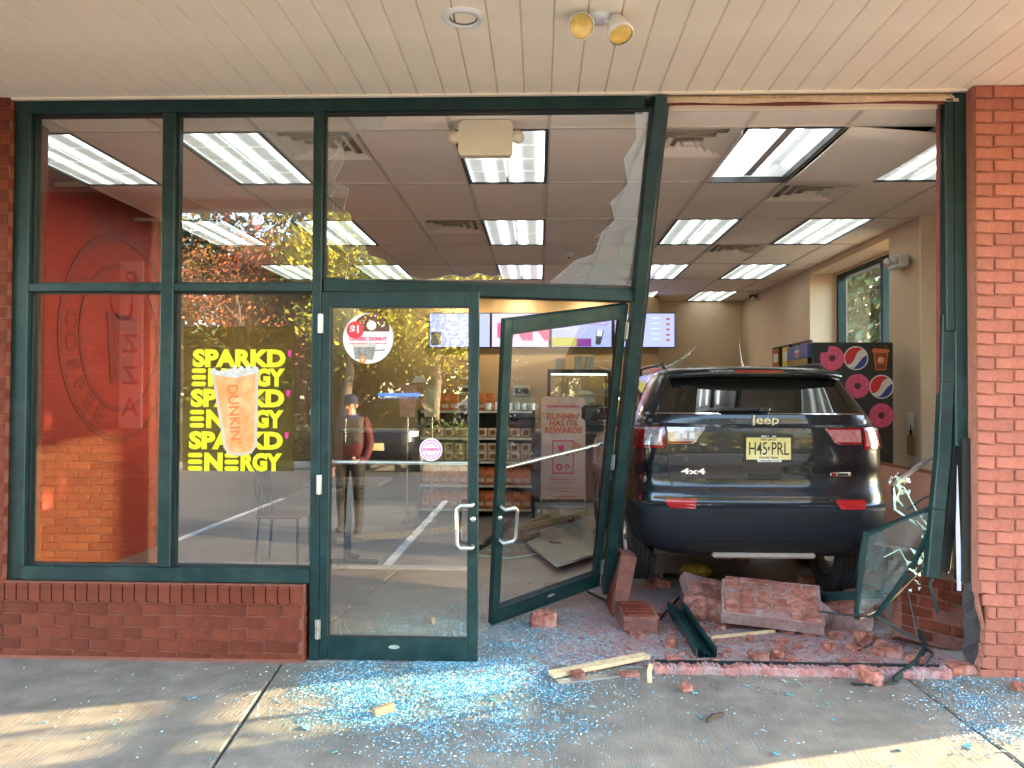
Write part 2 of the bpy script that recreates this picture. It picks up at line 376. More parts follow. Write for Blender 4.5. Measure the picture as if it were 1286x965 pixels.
# canopy column, seen mirrored in the glass
cc=thing('brick_column','square orange brick canopy column standing at the kerb, mirrored in the window','column',(0,0,0))
wallcore(cc,-4.30,-3.32,-2.33,-1.92,-.14,3.262,MORTARO)
bricks(cc,(-3.31,-1.915),PI,1.0,0,3.25,BRICKO)
bricks(cc,(-3.315,-2.33),PI/2,.42,0,3.25,BRICKO)
c2=thing('brick_column','square orange brick canopy column standing at the kerb beyond the broken pier','column',(0,0,0))
wallcore(c2,3.9,4.8,-2.33,-1.92,-.14,3.262,MORTARO)
bricks(c2,(4.8,-1.915),PI,.9,0,3.25,BRICKO)
bricks(c2,(3.895,-1.92),-PI/2,.41,0,3.25,BRICKO)

# ================================================================ interior shell
H=3.2
def wall(name,material,*boxes):
    m=MB()
    for b in boxes: m.box(*b)
    return tag(m.build(name,material),kind='structure')
wall('wall_left',REDW,(-4.1,-3.88,.0,3.3,-.1,3.9)); wall('wall_left_rear',mat('brown_wall_paint',(.20,.13,.085),.75,var=.06,scale=3),(-4.1,-3.86,3.302,9.2,-.1,3.9))
wall('wall_back',TAN,(-3.88,3.46,8.92,9.2,-.1,3.9))
# right wall: recess plane x=3.75, openings: window b (y .45-1.95, z .75-2.65) and window a (y 3.0-5.55, z 1.0-3.1)
wall('wall_right',TAN,(3.75,3.93,.3,.45,-.1,3.9),(3.75,3.93,.45,1.42,-.1,.75),(3.75,3.93,.45,1.42,2.90,3.9),(3.75,3.93,1.42,3.0,-.1,3.9),
     (3.75,3.93,3.0,5.6,-.1,1.0),(3.75,3.93,3.0,5.6,3.1,3.9),(3.75,3.93,5.6,9.2,-.1,3.9),
     (3.46,3.748,5.6,9.2,-.1,3.9),(3.46,3.748,2.95,5.6,3.12,3.9),(3.46,3.748,2.73,2.95,-.1,3.9),(3.46,3.748,2.95,3.35,-.1,3.12))
wall('pilaster_lit_face',TANL,(3.456,3.746,2.70,2.728,-.1,3.2))  # thin paler sheet: daylight on this side is put into its colour
wall('wall_front_inside',REDW,(-3.88,-3.11,.302,.32,-.1,3.2))
wall('roof',CREAM,(-8,3.95,.3,9.2,3.9,4.3),(-8,3.95,.06,.3,3.31,4.3))
hw=wall('wall_above_opening',MORTAR,(-8,-4.1,.3,.5,-.1,3.9))
# ceiling
ce=tag(place('ceiling',None),kind='structure')
GX0,GY0=-.56,.37; TW,TL=.61,1.22
LIGHTS={(k,j) for k in (-5,-3,0,3,5) for j in (0,2,4,6)}
VENTS={(-2,0):0,(2,0):0,(4,1):.0,(4,3):0,(-1,2):.0}
def tilemesh(w_,l_):
    m=MB(); g=.008
    m.box(g,w_-g,g,l_-g,.0,.015); return m.mesh('ceiling_tile',TILE)
t_full=tilemesh(TW,TL); t_half=tilemesh(TW,TL/2); t_edge=tilemesh(TW,.30)
random.seed(3)
for k in range(-6,7):
    for j in range(-1,7):
        x=GX0+k*TW; y=GY0+j*TL
        if (k,j) in LIGHTS: continue
        if (k,j)==(4,0): continue
        if x<-4.1 or x>3.3 and False: continue
        if j==-1: o=place('ceiling_tile',t_edge,ce,(x,y+TL-.30,H))
        elif (k,j) in VENTS: o=place('ceiling_tile',t_half,ce,(x,y+TL/2,H))
        else: o=place('ceiling_tile',t_full,ce,(x,y,H))
        o.location.z+=random.uniform(0,.003)
gm=MB()
for k in range(-5,8): x=GX0+k*TW; gm.box(x-.012,x+.012,.07,8.92,H-.006,H+.02)
for j in range(0,8): y=GY0+j*TL; gm.box(-3.88,3.46,y-.012,y+.012,H-.008,H+.02)
gm.build('ceiling_grid',GRIDM,ce)
# sagging displaced tile and the dark gap above it
st_=MB(); n=7
rows=[]
for i in range(n):
    rows.append([(GX0+4*TW+.02+(TW-.02)*q/5, GY0-.02+TL*1.05*i/(n-1), H-.010-.012*math.sin(PI*i/(n-1))-.05*(q/5)*(1-i/(n-1)*.7)) for q in range(6)])
st_.grid(rows)
o=st_.build('ceiling_tile',TILE,ce); o['label']='sagging ceiling tile hanging out of its grid'
o.modifiers.new('th','SOLIDIFY').thickness=.014
dk=MB(); dk.box(-3.88,3.46,.07,8.92,3.55,3.6); dk.build('plenum',BLACK,ce)
# troffers
def lensmat():
    m=bpy.data.materials.new('lit_prismatic_lens'); m.use_nodes=True; t=m.node_tree; L=t.links; b=t.nodes['Principled BSDF']
    tc=nd(t,'ShaderNodeTexCoord'); sx=nd(t,'ShaderNodeSeparateXYZ'); L.new(tc.outputs['Object'],sx.inputs[0])
    # brighter stripes where the tubes run behind the lens
    mu=nd(t,'ShaderNodeMath',operation='MULTIPLY'); mu.inputs[1].default_value=2*PI/.19; L.new(sx.outputs[0],mu.inputs[0])
    co_=nd(t,'ShaderNodeMath',operation='COSINE'); L.new(mu.outputs[0],co_.inputs[0])
    mr=nd(t,'ShaderNodeMapRange'); mr.inputs['To Min'].default_value=.021; mr.inputs['To Max'].default_value=.20
    p4=nd(t,'ShaderNodeMath',operation='POWER'); p4.inputs[1].default_value=3.0; h1=nd(t,'ShaderNodeMapRange'); h1.inputs['From Min'].default_value=-1; L.new(co_.outputs[0],h1.inputs['Value']); L.new(h1.outputs[0],p4.inputs[0]); L.new(p4.outputs[0],mr.inputs['Value'])
    nz=nd(t,'ShaderNodeTexNoise'); nz.inputs['Scale'].default_value=7; L.new(tc.outputs['Object'],nz.inputs['Vector'])
    m3=nd(t,'ShaderNodeMath',operation='MULTIPLY'); a3=nd(t,'ShaderNodeMath',operation='ADD'); a3.inputs[1].default_value=.5
    L.new(nz.outputs['Fac'],a3.inputs[0]); L.new(mr.outputs[0],m3.inputs[0]); L.new(a3.outputs[0],m3.inputs[1])
    b.inputs['Base Color'].default_value=(.8,.85,.83,1); b.inputs['Roughness'].default_value=.3
    b.inputs['Emission Color'].default_value=(.90,1,.95,1); L.new(m3.outputs[0],b.inputs['Emission Strength'])
    return m
LENS=lensmat(); TUBE=mat('lit_tube',(.9,.9,.9),.4,var=0,emis=(.95,1,1),es=2.2)
FRB=mat('troffer_black_frame',(.02,.02,.022),.5,var=.1)
REFL=mat('troffer_reflector',(.85,.87,.87),.25,var=.03)
def troffer():
    r=thing('ceiling_light','lit','ceiling light',(0,0,0)); m=MB(); a=.022
    m.box(0,TW,0,a,-.012,.03); m.box(0,TW,TL-a,TL,-.012,.03); m.box(0,a,a,TL-a,-.012,.03); m.box(TW-a,TW,a,TL-a,-.012,.03); m.build('frame',FRB,r)
    for i in range(2):
        for j in range(4):
            g=.007; x0=a+(TW-2*a)*i/2; y0=a+(TL-2*a)*j/4
            m=MB(); m.cbox(x0+g,x0+(TW-2*a)/2-g,y0+g,y0+(TL-2*a)/4-g,-.004,.006,.004); m.build('lens_panel',LENS,r)
    m=MB(); m.box(.004,TW-.004,.004,TL-.004,.035,.045); m.build('housing',REFL,r)
    return r
lt=troffer(); first=True
cname={-5:'next to the red wall',-3:'above the second window',0:'in line with the doors',3:'above the car side of the shop',5:'beside the tan right wall'}
rname={0:'row just inside the glass',2:'second row',4:'third row',6:'row over the counter'}
for (k,j) in sorted(LIGHTS):
    if (k,j)==(3,0): continue
    o=lt if first else copy_tree(lt); first=False
    o.location=(GX0+k*TW,GY0+j*TL,H); o['label']='lit ceiling panel %s, %s'%(cname[k],rname[j]); o['group']='fluorescent ceiling lights'
# the one that lost its lens
r=thing('ceiling_light','ceiling light with its lens missing and bare tubes showing','ceiling light',(GX0+3*TW,GY0,H),0,'fluorescent ceiling lights')
m=MB(); a=.022; m.box(0,TW,0,a,-.012,.03); m.box(0,TW,TL-a,TL,-.012,.03); m.box(0,a,a,TL-a,-.012,.03); m.box(TW-a,TW,a,TL-a,-.012,.03); m.build('frame',FRB,r)
m=MB(); m.add([(0,0,.0),(TW,0,.0),(TW,TL,.0),(0,TL,.0),(.05,.03,.12),(TW-.05,.03,.12),(TW-.05,TL-.03,.12),(.05,TL-.03,.12)],[(4,7,6,5),(0,4,5,1),(1,5,6,2),(2,6,7,3),(3,7,4,0)]); m.build('reflector',REFL,r)
for x in (.12,.235,.40):
    m=MB(); m.tube([(x,.08,.055),(x,TL-.08,.055)],.019,10); m.build('tube',TUBE,r)
m=MB(); m.box(.29,.345,.05,TL-.05,.03,.115); m.build('ballast_cover',mat('grey_enamel',(.35,.33,.33),.5),r)
m=MB(); m.beam((-.02,.02,-.03),(.0,TL,-.02),.012,.03); m.build('hanging_trim',WHITE,r)
# vents
def vent():
    r=thing('ceiling_vent','v','air vent',(0,0,0)); s=.61
    for i in range(4):
        o_=.02+i*.068; h=-.008-.004*i; m=MB(); q=[]
        for a_,z in ((o_,h),(o_+.05,h+.028)):
            q.append([(a_,a_,z),(s-a_,a_,z),(s-a_,s-a_,z),(a_,s-a_,z)])
        m.grid(q,False,closed=True); f=m.build('louvre',TILE,r)
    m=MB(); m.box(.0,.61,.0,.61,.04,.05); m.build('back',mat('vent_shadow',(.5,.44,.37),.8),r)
    m=MB(); m.cbox(.27,.34,.27,.34,-.02,.0,.006); m.build('centre',TILE,r)
    m=MB(); m.box(.0,.61,-.004,.022,-.006,.012); m.box(.0,.61,.59,.61,-.006,.012); m.box(0,.02,.02,.59,-.006,.012); m.box(.59,.61,.02,.59,-.006,.012); m.build('frame',TILE,r)
    return r
vt=vent(); first=True
for (k,j),_ in VENTS.items():
    o=vt if first else copy_tree(vt); first=False; o.location=(GX0+k*TW,GY0+j*TL,H)
    o['label']={(-2,0):'square air vent beside the light above the second window',(2,0):'square air vent above the leaning door post',(4,1):'square air vent between the two lights by the tan wall',(4,3):'square air vent farther back by the tan wall',(-1,2):'square air vent near the light in line with the doors'}[(k,j)]
    o['group']='ceiling air vents'
# side windows (right wall)
def sidewin(label,y0,y1,z0,z1,ms,bars):
    r=thing('side_window',label,'window',(3.84,y0,z0)); m=MB(); W=y1-y0; Hh=z1-z0; f=.06
    m.box(-.05,.05,0,W,0,f); m.box(-.05,.05,0,W,Hh-f,Hh); m.box(-.05,.05,0,f,f,Hh-f); m.box(-.05,.05,W-f,W,f,Hh-f); m.build('frame',GREEN,r)
    for q in ms: m=MB(); m.box(-.048,.048,q-.035,q+.035,f,Hh-f); m.build('mullion',GREEN,r)
    for q in bars: m=MB(); m.box(-.046,.046,f,W-f,q-.03,q+.03); m.build('transom_bar',GREEN,r)
    ys=[f]+[q for q in ms]+[W-f]
    for a_,b_ in zip(ys[:-1],ys[1:]): m=MB(); m.box(-.003,.003,a_,b_,f,Hh-f); m.build('pane',GLASS,r)
sidewin('green framed side window behind the drinks cooler with trees outside',3.0,5.58,1.0,3.1,[1.28],[])
sidewin('green framed side window right behind the broken pier',.47,1.40,.77,2.88,[],[.42])
# ================================================================ storefront frame
fr=thing('storefront_frame','dark green aluminium storefront frame with two tall windows and a buckled transom','window frame',(0,0,0))
D0,D1=0,.11
def fbox(name,x0,x1,z0,z1,y0=D0,y1=D1,m=GREEN): mb=MB(); mb.cbox(x0,x1,y0,y1,z0,z1,.004); return mb.build(name,m,fr)
fbox('head',-3.105,.60,3.182,3.252)
fbox('stile',-3.105,-3.012,.44,3.182)
fbox('mullion',-2.218,-2.142,.52,3.182)
fbox('mullion',-1.322,-1.268,.0,3.182)
fbox('rail',-3.012,-2.218,2.126,2.174); fbox('rail',-2.142,-1.322,2.126,2.174)
fbox('sill',-3.012,-1.322,.44,.52,-.012,.12)
for x0,x1 in ((-3.012,-2.218),(-2.142,-1.322)):
    for z0,z1 in ((.52,2.126),(2.174,3.182)):
        m=MB(); m.box(x0,x1,.052,.060,z0,z1); m.build('pane',GLASS,fr)
        m=MB(); b=.011
        m.box(x0,x1,.035,.05,z0,z0+b); m.box(x0,x1,.035,.05,z1-b,z1); m.box(x0,x0+b,.035,.05,z0+b,z1-b); m.box(x1-b,x1,.035,.05,z0+b,z1-b); m.build('gasket',DARKMET,fr)
# leaning right post: hinge line from the pose of the open door
HB,HT=Vector((.438,1.198,.156)),Vector((.554,.42,2.103))
hd_=(HT-HB)/(HT.z-HB.z); hl=lambda z:HB+hd_*(z-HB.z)
DX=Vector((.826,.538,.166)).normalized()    # door local x (towards hinge)
DY=Vector((-.56,.757,.336)).normalized(); DZ=Vector((.055,-.371,.927)).normalized()
side=Vector((1,.12,.06))
pb=MB(); pb.beam(hl(.12)+Vector((.055,.02,0)),hl(3.245)+Vector((.055,.035,0)),.07,.11,side,c=.004); p=pb.build('leaning_post',GREEN,fr); p['label']='door post knocked inward at its foot'
pb=MB(); pb.beam(hl(.5)+Vector((.105,.03,0)),hl(3.2)+Vector((.098,.04,0)),.022,.07,side); pb.build('post_filler',DARKMET,fr)
# transom: twisted light between fixed mullion and leaning post
TLb,TLt=Vector((-1.268,.05,2.20)),Vector((-1.268,.05,3.182))
TRb,TRt=hl(2.20)+Vector((.02,.05,0)),hl(3.182)+Vector((.02,.05,0))
pb=MB(); pb.beam(Vector((-1.268,.055,2.163)),hl(2.155)+Vector((.02,.045,0)),.075,.10,(0,0,1),c=.004); pb.build('door_head',GREEN,fr)
n=14
def bil(u,v,off=0):       # the tilted part of the pane, hanging from the leaning post
    a=TLb.lerp(TRb,u); b=TLt.lerp(TRt,u); return a.lerp(b,v)+Vector((0,off,0))
def flat(u,v,off=0):      # the part still standing in the plane of the frame
    p=bil(u,v); return Vector((p.x,.055+off,p.z))
def pane(poly,f,lab):
    m=MB(); a=[f(u,v) for u,v in poly]; m.add(a,[tuple(range(len(a)))]); o=m.build('pane',GLASS,fr); o['label']=lab; o.modifiers.new('th','SOLIDIFY').thickness=.006
    m=MB(); m.tube(a+[a[0]],.0008,4); m.build('broken_edge',EDGE,fr)
pane([(0,0),(.31,0),(.27,.03),(.22,.05),(.19,.12),(.14,.15),(.12,.25),(.09,.28),(.08,.40),(.06,.42),(.075,.55),(.03,.60),(.06,.72),(.05,.83),(.11,.90),(.16,.92),(.20,1),(0,1)],flat,'jagged remainder of the transom pane on the fixed side')
pane([(.33,0),(.60,0),(.57,.03),(.53,.018),(.49,.04),(.45,.012),(.41,.03),(.37,.015)],flat,'row of glass teeth left along the transom rail')
pane([(.70,0),(1,0),(1,1),(.95,1),(.965,.85),(.93,.74),(.95,.6),(.90,.5),(.92,.4),(.88,.33),(.86,.2),(.80,.16),(.74,.06)],bil,'tilted remainder of the transom pane at the leaning post')
def shard(poly,mt=GLASS2,off=-.012,name='glass_shard',parent=None,f=bil,thick=.004):
    m=MB(); k=len(poly); a=[f(u,v,off) for u,v in poly]; b=[p+Vector((0,thick,0)) for p in a]
    m.add(a+b,[tuple(range(k)),tuple(range(2*k-1,k-1,-1))]); m2=[(i,k+i,k+(i+1)%k,(i+1)%k) for i in range(k)]
    m.add(a+b,m2,mi=1); return m.build(name,[mt,EDGE],parent or fr)
for poly,ff in (([(.76,.0),(.84,.13),(.93,.17),(.97,.02)],bil),([(.955,.12),(.94,.2),(.96,.33),(.99,.36),(.995,.1)],bil),([(.005,.42),(.03,.46),(.025,.36),(.05,.30),(.03,.22),(.005,.2)],flat),([(.005,.6),(.04,.55),(.02,.5),(.005,.48)],flat)):
    shard(poly,glass('clear_shard',(.93,.97,.96),1.35),f=ff)
def crack(pts,f=bil,r=.0012,parent=None,off=-.008):
    m=MB(); m.tube([f(u,v,off) for u,v in pts],r,4); return m.build('crack',EDGE,parent or fr)
for cr_,ff in (([(.0,.62),(.03,.70),(.05,.83)],flat),([(.11,.90),(.06,.80),(.0,.70)],flat),([(.86,.30),(.90,.34),(.94,.36),(.99,.4)],bil),([(.0,.3),(.05,.27),(.12,.25)],flat),([(.95,.6),(.97,.62),(.99,.6)],bil),([(.93,.74),(.97,.8),(.99,.9)],bil),([(.12,.25),(.08,.15),(.07,0)],flat)): crack(cr_,ff,.0009)
m=MB()
for a_,b_ in ((TLb,TLt),(TLt,TRt),(TRt,TRb),(TRb,TLb)): m.beam(a_+Vector((0,-.012,0)),b_+Vector((0,-.012,0)),.026,.02,(0,0,1) if abs((b_-a_).z)<.5 else (1,0,0))
m.build('gasket',DARKMET,fr)
# right jamb
rj=thing('wrecked_door_jamb','bent dark green right jamb peeling off the brick pier','door jamb',(0,0,0))
m=MB(); m.cbox(2.335,2.402,.0,.11,1.25,3.252,.006); m.build('upper_jamb',GREEN,rj)
m=MB(); m.cbox(2.285,2.334,-.005,.09,1.9,3.22,.006); m.build('cover_strip',GREEN,rj)
pts=[Vector((2.31,.04,2.0)),Vector((2.30,.04,1.62)),Vector((2.285,.05,1.2)),Vector((2.245,.03,.9)),Vector((2.205,.02,.52))]
m=MB()
for a_,b_ in zip(pts[:-1],pts[1:]): m.beam(a_,b_+(b_-a_)*.02,.075,.06,(1,0,0),c=.006)
m.build('bent_cover',GREEN,rj)
m=MB(); m.beam((2.375,.06,1.3),(2.30,.08,.54),.06,.05,(1,0,0),c=.005); m.beam((2.385,.02,1.3),(2.375,.02,.5),.05,.08,(1,0,0)); m.build('inner_channel',DARKMET,rj)
m=MB(); m.add([(2.335,-.01,1.15),(2.350,-.01,.7),(2.352,-.01,.45),(2.330,-.01,.45),(2.325,-.01,.8)],[(0,1,2,3,4)]); m.build('torn_flashing',mat('lilac_flashing',(.55,.55,.62),.5),rj).modifiers.new('t','SOLIDIFY').thickness=.004
m=MB(); random.seed(5); rows=[]
for k in range(12):
    z=.0+.06*k; rows.append([(2.37+random.uniform(-.012,.012),.0,z),(2.42+random.uniform(-.01,.01),-.02+random.uniform(-.01,.01),z),(2.45,-.03,z)])
m.grid(rows,False); m.build('charred_edge',mat('exposed_dark_core',(.035,.028,.028),.9,var=.4,scale=30,bump=.6),rj)
m=MB(); m.beam((2.262,.05,1.25),(2.272,.05,3.2),.007,.03,(1,0,0)); m.build('red_sealant',mat('red_edge',(.22,.045,.04),.7,var=.3,scale=20),rj)
# exposed header where the frame tore away
hd=thing('exposed_header','torn timber header with a red strip where the frame came away above the car','header',(0,0,0))
m=MB(); m.box(.66,2.335,.02,.2,3.215,3.255); m.build('timber',WOOD,hd)
m=MB(); rows=[[(.66+.17*i,.0+.006*math.sin(i*2.1),3.235+.006*math.sin(i*1.3)) for i in range(11)],[(.66+.17*i,-.006,3.203+.005*math.sin(i*1.7)) for i in range(11)]]
m.grid(rows); m.build('torn_flashing',mat('tan_flashing',(.62,.47,.33),.6,var=.15,scale=20),hd)
m=MB(); rows=[[(.66+.17*i,.008,3.206+.005*math.sin(i*1.7)) for i in range(11)],[(.66+.17*i,.004,3.190+.005*math.sin(i*1.1)) for i in range(11)]]
m.grid(rows); m.build('red_strip',mat('red_strip',(.20,.05,.042),.7,var=.3,scale=12),hd)
m=MB(); m.box(.66,2.3,.05,.07,3.18,3.25); m.build('backing',TANL,hd)

# ================================================================ doors (local: x from hinge edge 0 to -W, y depth, z up)
def make_door(name,label,W,Hh,hinge,mirror=1):
    r=thing(name,label,'door'); st=.052; T=.045
    def bx(n,x0,x1,z0,z1,m=GREEN,y0=0,y1=T,par=None):
        mb=MB(); a,b=sorted((x0*mirror,x1*mirror)); mb.cbox(a,b,y0,y1,z0,z1,.003); return mb.build(n,m,par or r)
    bx('stile',-W,-W+st,0,Hh); bx('stile',-st,0,0,Hh)
    bx('top_rail',-W+st,-st,Hh-.085,Hh); bx('bottom_rail',-W+st,-st,0,.125)
    mb=MB(); a,b=sorted(((-W+st)*mirror,-st*mirror)); mb.box(a,b,.018,.024,.125,Hh-.085); pane=mb.build('pane',GLASS,r)
    mb=MB(); g=.009
    for x0,x1,z0,z1 in ((a,b,.125,.125+g),(a,b,Hh-.085-g,Hh-.085),(a,a+g,.125+g,Hh-.085-g),(b-g,b,.125+g,Hh-.085-g)): mb.box(x0,x1,.004,.017,z0,z1)
    mb.build('gasket',DARKMET,r)
    # pull handle outside
    hx=(-W+.03)*mirror; ix=(-W+.115)*mirror; mb=MB()
    P=[(hx,-.005,.895),(hx,-.055,.895),(ix-.02*mirror,-.06,.895),(ix,-.06,.875),(ix,-.06,.675),(ix-.02*mirror,-.06,.655),(hx,-.055,.655),(hx,-.005,.655)]
    mb.tube(P,.0125,10); mb.build('pull_handle',ALU,r)
    mb=MB(); mb.tube([((-W+.05)*mirror,.055,1.135-.01),(-.05*mirror,.055,1.135-.01)],.0125,10); mb.box(*sorted(((-W+.03)*mirror,(-W+.06)*mirror)),.04,.065,1.11,1.14); mb.box(*sorted((-.06*mirror,-.03*mirror)),.04,.065,1.11,1.14); mb.build('push_bar',ALU,r)
    for z in (.17,1.0,1.93):
        mb=MB(); mb.tube([(.004*mirror,-.012,z-.055),(.004*mirror,-.012,z+.055)],.0075,8); mb.box(*sorted((-.012*mirror,.02*mirror)),-.006,.0,z-.055,z+.055); mb.build('hinge',ALU,r)
    mb=MB(); M=Matrix.Translation(((-W/2+.02)*mirror,0,.075))@Matrix.Rotation(PI/2,4,'X'); mb.prism(disc(.032,20,a=.36),.002,M); mb.build('maker_plate',ALU,r)
    if True:
        mb=MB(); M=Matrix.Translation(((-W+.028)*mirror,0,.81))@Matrix.Rotation(PI/2,4,'X'); mb.lathe([(0,.006),(.014,.006),(.016,0)],16,M); mb.build('lock_cylinder',ALU,r)
    return r
d1=make_door('glass_door','closed dark green glass door carrying a round donut sticker',.915,2.115,None,mirror=-1)
d1.location=(-1.2655,.0,.008)
d2=make_door('glass_door','dark green glass door hanging open off the leaning post',.91,2.1,None)
d2.matrix_world=Matrix(((DX.x,DY.x,DZ.x,HB.x),(DX.y,DY.y,DZ.y,HB.y),(DX.z,DY.z,DZ.z,HB.z),(0,0,0,1)))
# cracks and pebbled damage low on the open door's pane
random.seed(9)
dp=lambda u,v,off=0:Vector((-.86+u*.81,.016+off,.125+v*1.89))
m=MB()
for i in range(46):
    u=abs(random.gauss(0,.13))+.02; v=.55+random.uniform(0,.38)
    if u>.6: continue
    p=dp(u,v); a=random.uniform(0,PI); L_=random.uniform(.003,.009); q=Vector((math.cos(a)*L_,0,math.sin(a)*L_)); s_=Vector((-q.z,0,q.x))*.3
    m.add([p-q,p+s_,p+q,p-s_],[(0,1,2,3)])
o=m.build('chipped_glass',EDGE,d2); o['kind']='stuff'

# ================================================================ stickers
PINK=mat('pink_print',(.72,.05,.16),.5,var=0); ORG=mat('orange_print',(.85,.22,.03),.5,var=0); WPR=mat('white_print',(.68,.68,.66),.5,var=.02); YEL=mat('yellow_print',(.62,.60,.004),.45,var=.02)
BRN=mat('brown_print',(.12,.045,.02),.6,var=.5,scale=60); GRY=mat('grey_print',(.25,.22,.2),.5,var=.4,scale=50); MAG=mat('magenta_print',(.70,.02,.20),.5,var=0); LIL=mat('lilac_print',(.45,.12,.55),.5,var=0)
def pdisc(name,r,x,y,z,mt,parent,h=.0008,poly=None):
    m=MB(); M=Matrix.Translation((x,y,z))@Matrix.Rotation(PI/2,4,'X'); m.prism(poly or disc(r,40),h,M); return m.build(name,mt,parent)
c=at(462,425,.01)
s1=thing('round_sticker','round white classic donut sticker high on the closed glass door','sticker',(c.x,.0165,c.z))
pdisc('backing',.147,0,0,0,WPR,s1)
poly=[(math.cos(R(a))*.105,.055+math.sin(R(a))*.09) for a in range(-10,191,10)]
pdisc('donut',0,0,-.001,.0,BRN,s1,poly=[(.02+x,max(y,.03)) for x,y in poly][:21])
random.seed(2)
for i in range(34):
    a=random.uniform(0,PI); q=random.uniform(.045,.098); pdisc('sprinkle',.0055,.02+math.cos(a)*q,-.0022,.055+math.sin(a)*q*.85,random.choice([WPR,ORG,YEL]),s1)
pdisc('donut_hole',.028,.02,-.002,.075,WPR,s1)
pdisc('price_disc',.05,-.075,-.003,.048,mat('red_print',(.62,.03,.05),.5,var=0),s1)
text('price','$1',.06,WPR,s1,FM(-.075,-.0045,.050),offset=.002)
text('lettering','CLASSIC DONUT',.0285,PINK,s1,FM(0,-.002,-.004),offset=.0013)
scribble('small_lettering',s1,0,-.0012,-.030,.22,.007,PINK,3)
pdisc('cup',0,0,-.001,-.085,GRY,s1,poly=[(-.085,.035),(-.075,-.035),(.03,-.04),(.045,.035)])
pdisc('cup_lid',0,-.02,-.002,-.045,mat('grey_lid',(.5,.45,.38),.5,var=.2),s1,poly=[(-.07,.012),(-.07,-.006),(.065,-.006),(.065,.012)])
pdisc('cup_handle',0,0,-.0015,-.07,GRY,s1,poly=[(.04,.004),(.04,-.006),(.10,-.002),(.10,.006)])
pdisc('small_donut',.02,-.03,-.003,-.125,ORG,s1); pdisc('small_hole',.007,-.03,-.004,-.125,WPR,s1)
c=at(541,565,.01)
s2=thing('round_sticker','small round pink and white sticker above the push bar of the closed door','sticker',(c.x,.0165,c.z))
pdisc('backing',.066,0,0,0,WPR,s2)
m=MB(); ring(m,.052,.058,.0006,Matrix.Translation((0,-.001,0))@Matrix.Rotation(PI/2,4,'X')); m.build('outer_ring',LIL,s2)
for a0,a1,rr in ((20,160,.036),(200,340,.036),(30,150,.044),(210,330,.044)):
    P=[(math.cos(R(a))*rr,math.sin(R(a))*rr) for a in range(a0,a1+1,10)]; P+=[(x*.9,y*.9) for x,y in P[::-1]]
    pdisc('arc_lettering',0,0,-.001,0,LIL,s2,poly=P)
text('lettering',"DUNKIN'",.024,MAG,s2,FM(0,-.0015,0),offset=.0008)
# window poster
c0=at(301,500,.045)
ps=thing('window_poster','bright yellow window cling with a tall orange iced drink in its middle','poster',(c0.x,.045,c0.z),0)
FILM=bpy.data.materials.new('clear_olive_film'); FILM.use_nodes=True; t=FILM.node_tree; t.nodes.clear()
o_=nd(t,'ShaderNodeOutputMaterial'); mx=nd(t,'ShaderNodeMixShader'); mx.inputs[0].default_value=.13; a_=nd(t,'ShaderNodeBsdfTransparent'); b_=nd(t,'ShaderNodeBsdfDiffuse'); b_.inputs[0].default_value=(.22,.18,.07,1); a_.inputs[0].default_value=(.8,.78,.6,1)
t.links.new(a_.outputs[0],mx.inputs[1]); t.links.new(b_.outputs[0],mx.inputs[2]); t.links.new(mx.outputs[0],o_.inputs[0])
tl,br_=at(236,410,.045)-Vector((c0.x,.045,c0.z)),at(368,592,.045)-Vector((c0.x,.045,c0.z))
tr2=at(370,411,.045)-Vector((c0.x,.045,c0.z)); bl_=at(228,591,.045)-Vector((c0.x,.045,c0.z))
m=MB(); m.box(bl_.x+.005,br_.x,0,.0006,br_.z,tl.z); m.build('film',FILM,ps)
def stroke_text(name,body,x0,x1,z,hgt,par):
    o=text(name,body,hgt/.70,YEL,par,Matrix.Identity(4),extr=.0004,offset=hgt*.085,space=1.02,align='LEFT')
    vs=o.data.vertices; xa=min(v.co.x for v in vs); xb=max(v.co.x for v in vs); ya=min(v.co.y for v in vs); yb=max(v.co.y for v in vs)
    M=FM(x0,-.0012,z)@Matrix.Diagonal(((x1-x0)/(xb-xa),hgt/(yb-ya),1,1))@Matrix.Translation((-xa,-(ya+yb)/2,0)); o.data.transform(M); return o
def barE(x0,x1,z,h,par):
    for k in (-1,0,1):
        m=MB(); zz=z+k*h*.36; r_=h*.125; n_=6
        P=[(x1-r_+r_*math.cos(R(-90+180*i/n_)),zz+r_*math.sin(R(-90+180*i/n_))) for i in range(n_+1)]+[(x0+r_+r_*math.cos(R(90+180*i/n_)),zz+r_*math.sin(R(90+180*i/n_))) for i in range(n_+1)]
        m.prism(P,.0008,Matrix.Translation((0,-.0008,0))@Matrix.Rotation(PI/2,4,'X')); m.build('lettering_bar',YEL,par)
for i,v in enumerate((450,474,500,526,553,580)):
    L0=at(242-i*1.2,v,.045)-Vector((c0.x,.045,c0.z)); Rr=at(359-i*.9,v,.045)-Vector((c0.x,.045,c0.z)); h=.108
    if i%2==0:
        stroke_text('lettering','SPARKD',L0.x,Rr.x,L0.z,h,ps)
        q=at(364-i,v-6,.045)-Vector((c0.x,.045,c0.z)); pdisc('pink_mark',.013,q.x,0,q.z,MAG,ps,poly=[(-.011,.018),(-.009,-.016),(.006,-.02),(.012,.016)])
    else:
        Wd=Rr.x-L0.x; barE(L0.x,L0.x+.155*Wd,L0.z,h,ps)
        stroke_text('lettering','N',L0.x+.175*Wd,L0.x+.37*Wd,L0.z,h,ps); barE(L0.x+.39*Wd,L0.x+.54*Wd,L0.z,h,ps)
        stroke_text('lettering','RGY',L0.x+.56*Wd,Rr.x,L0.z,h,ps)
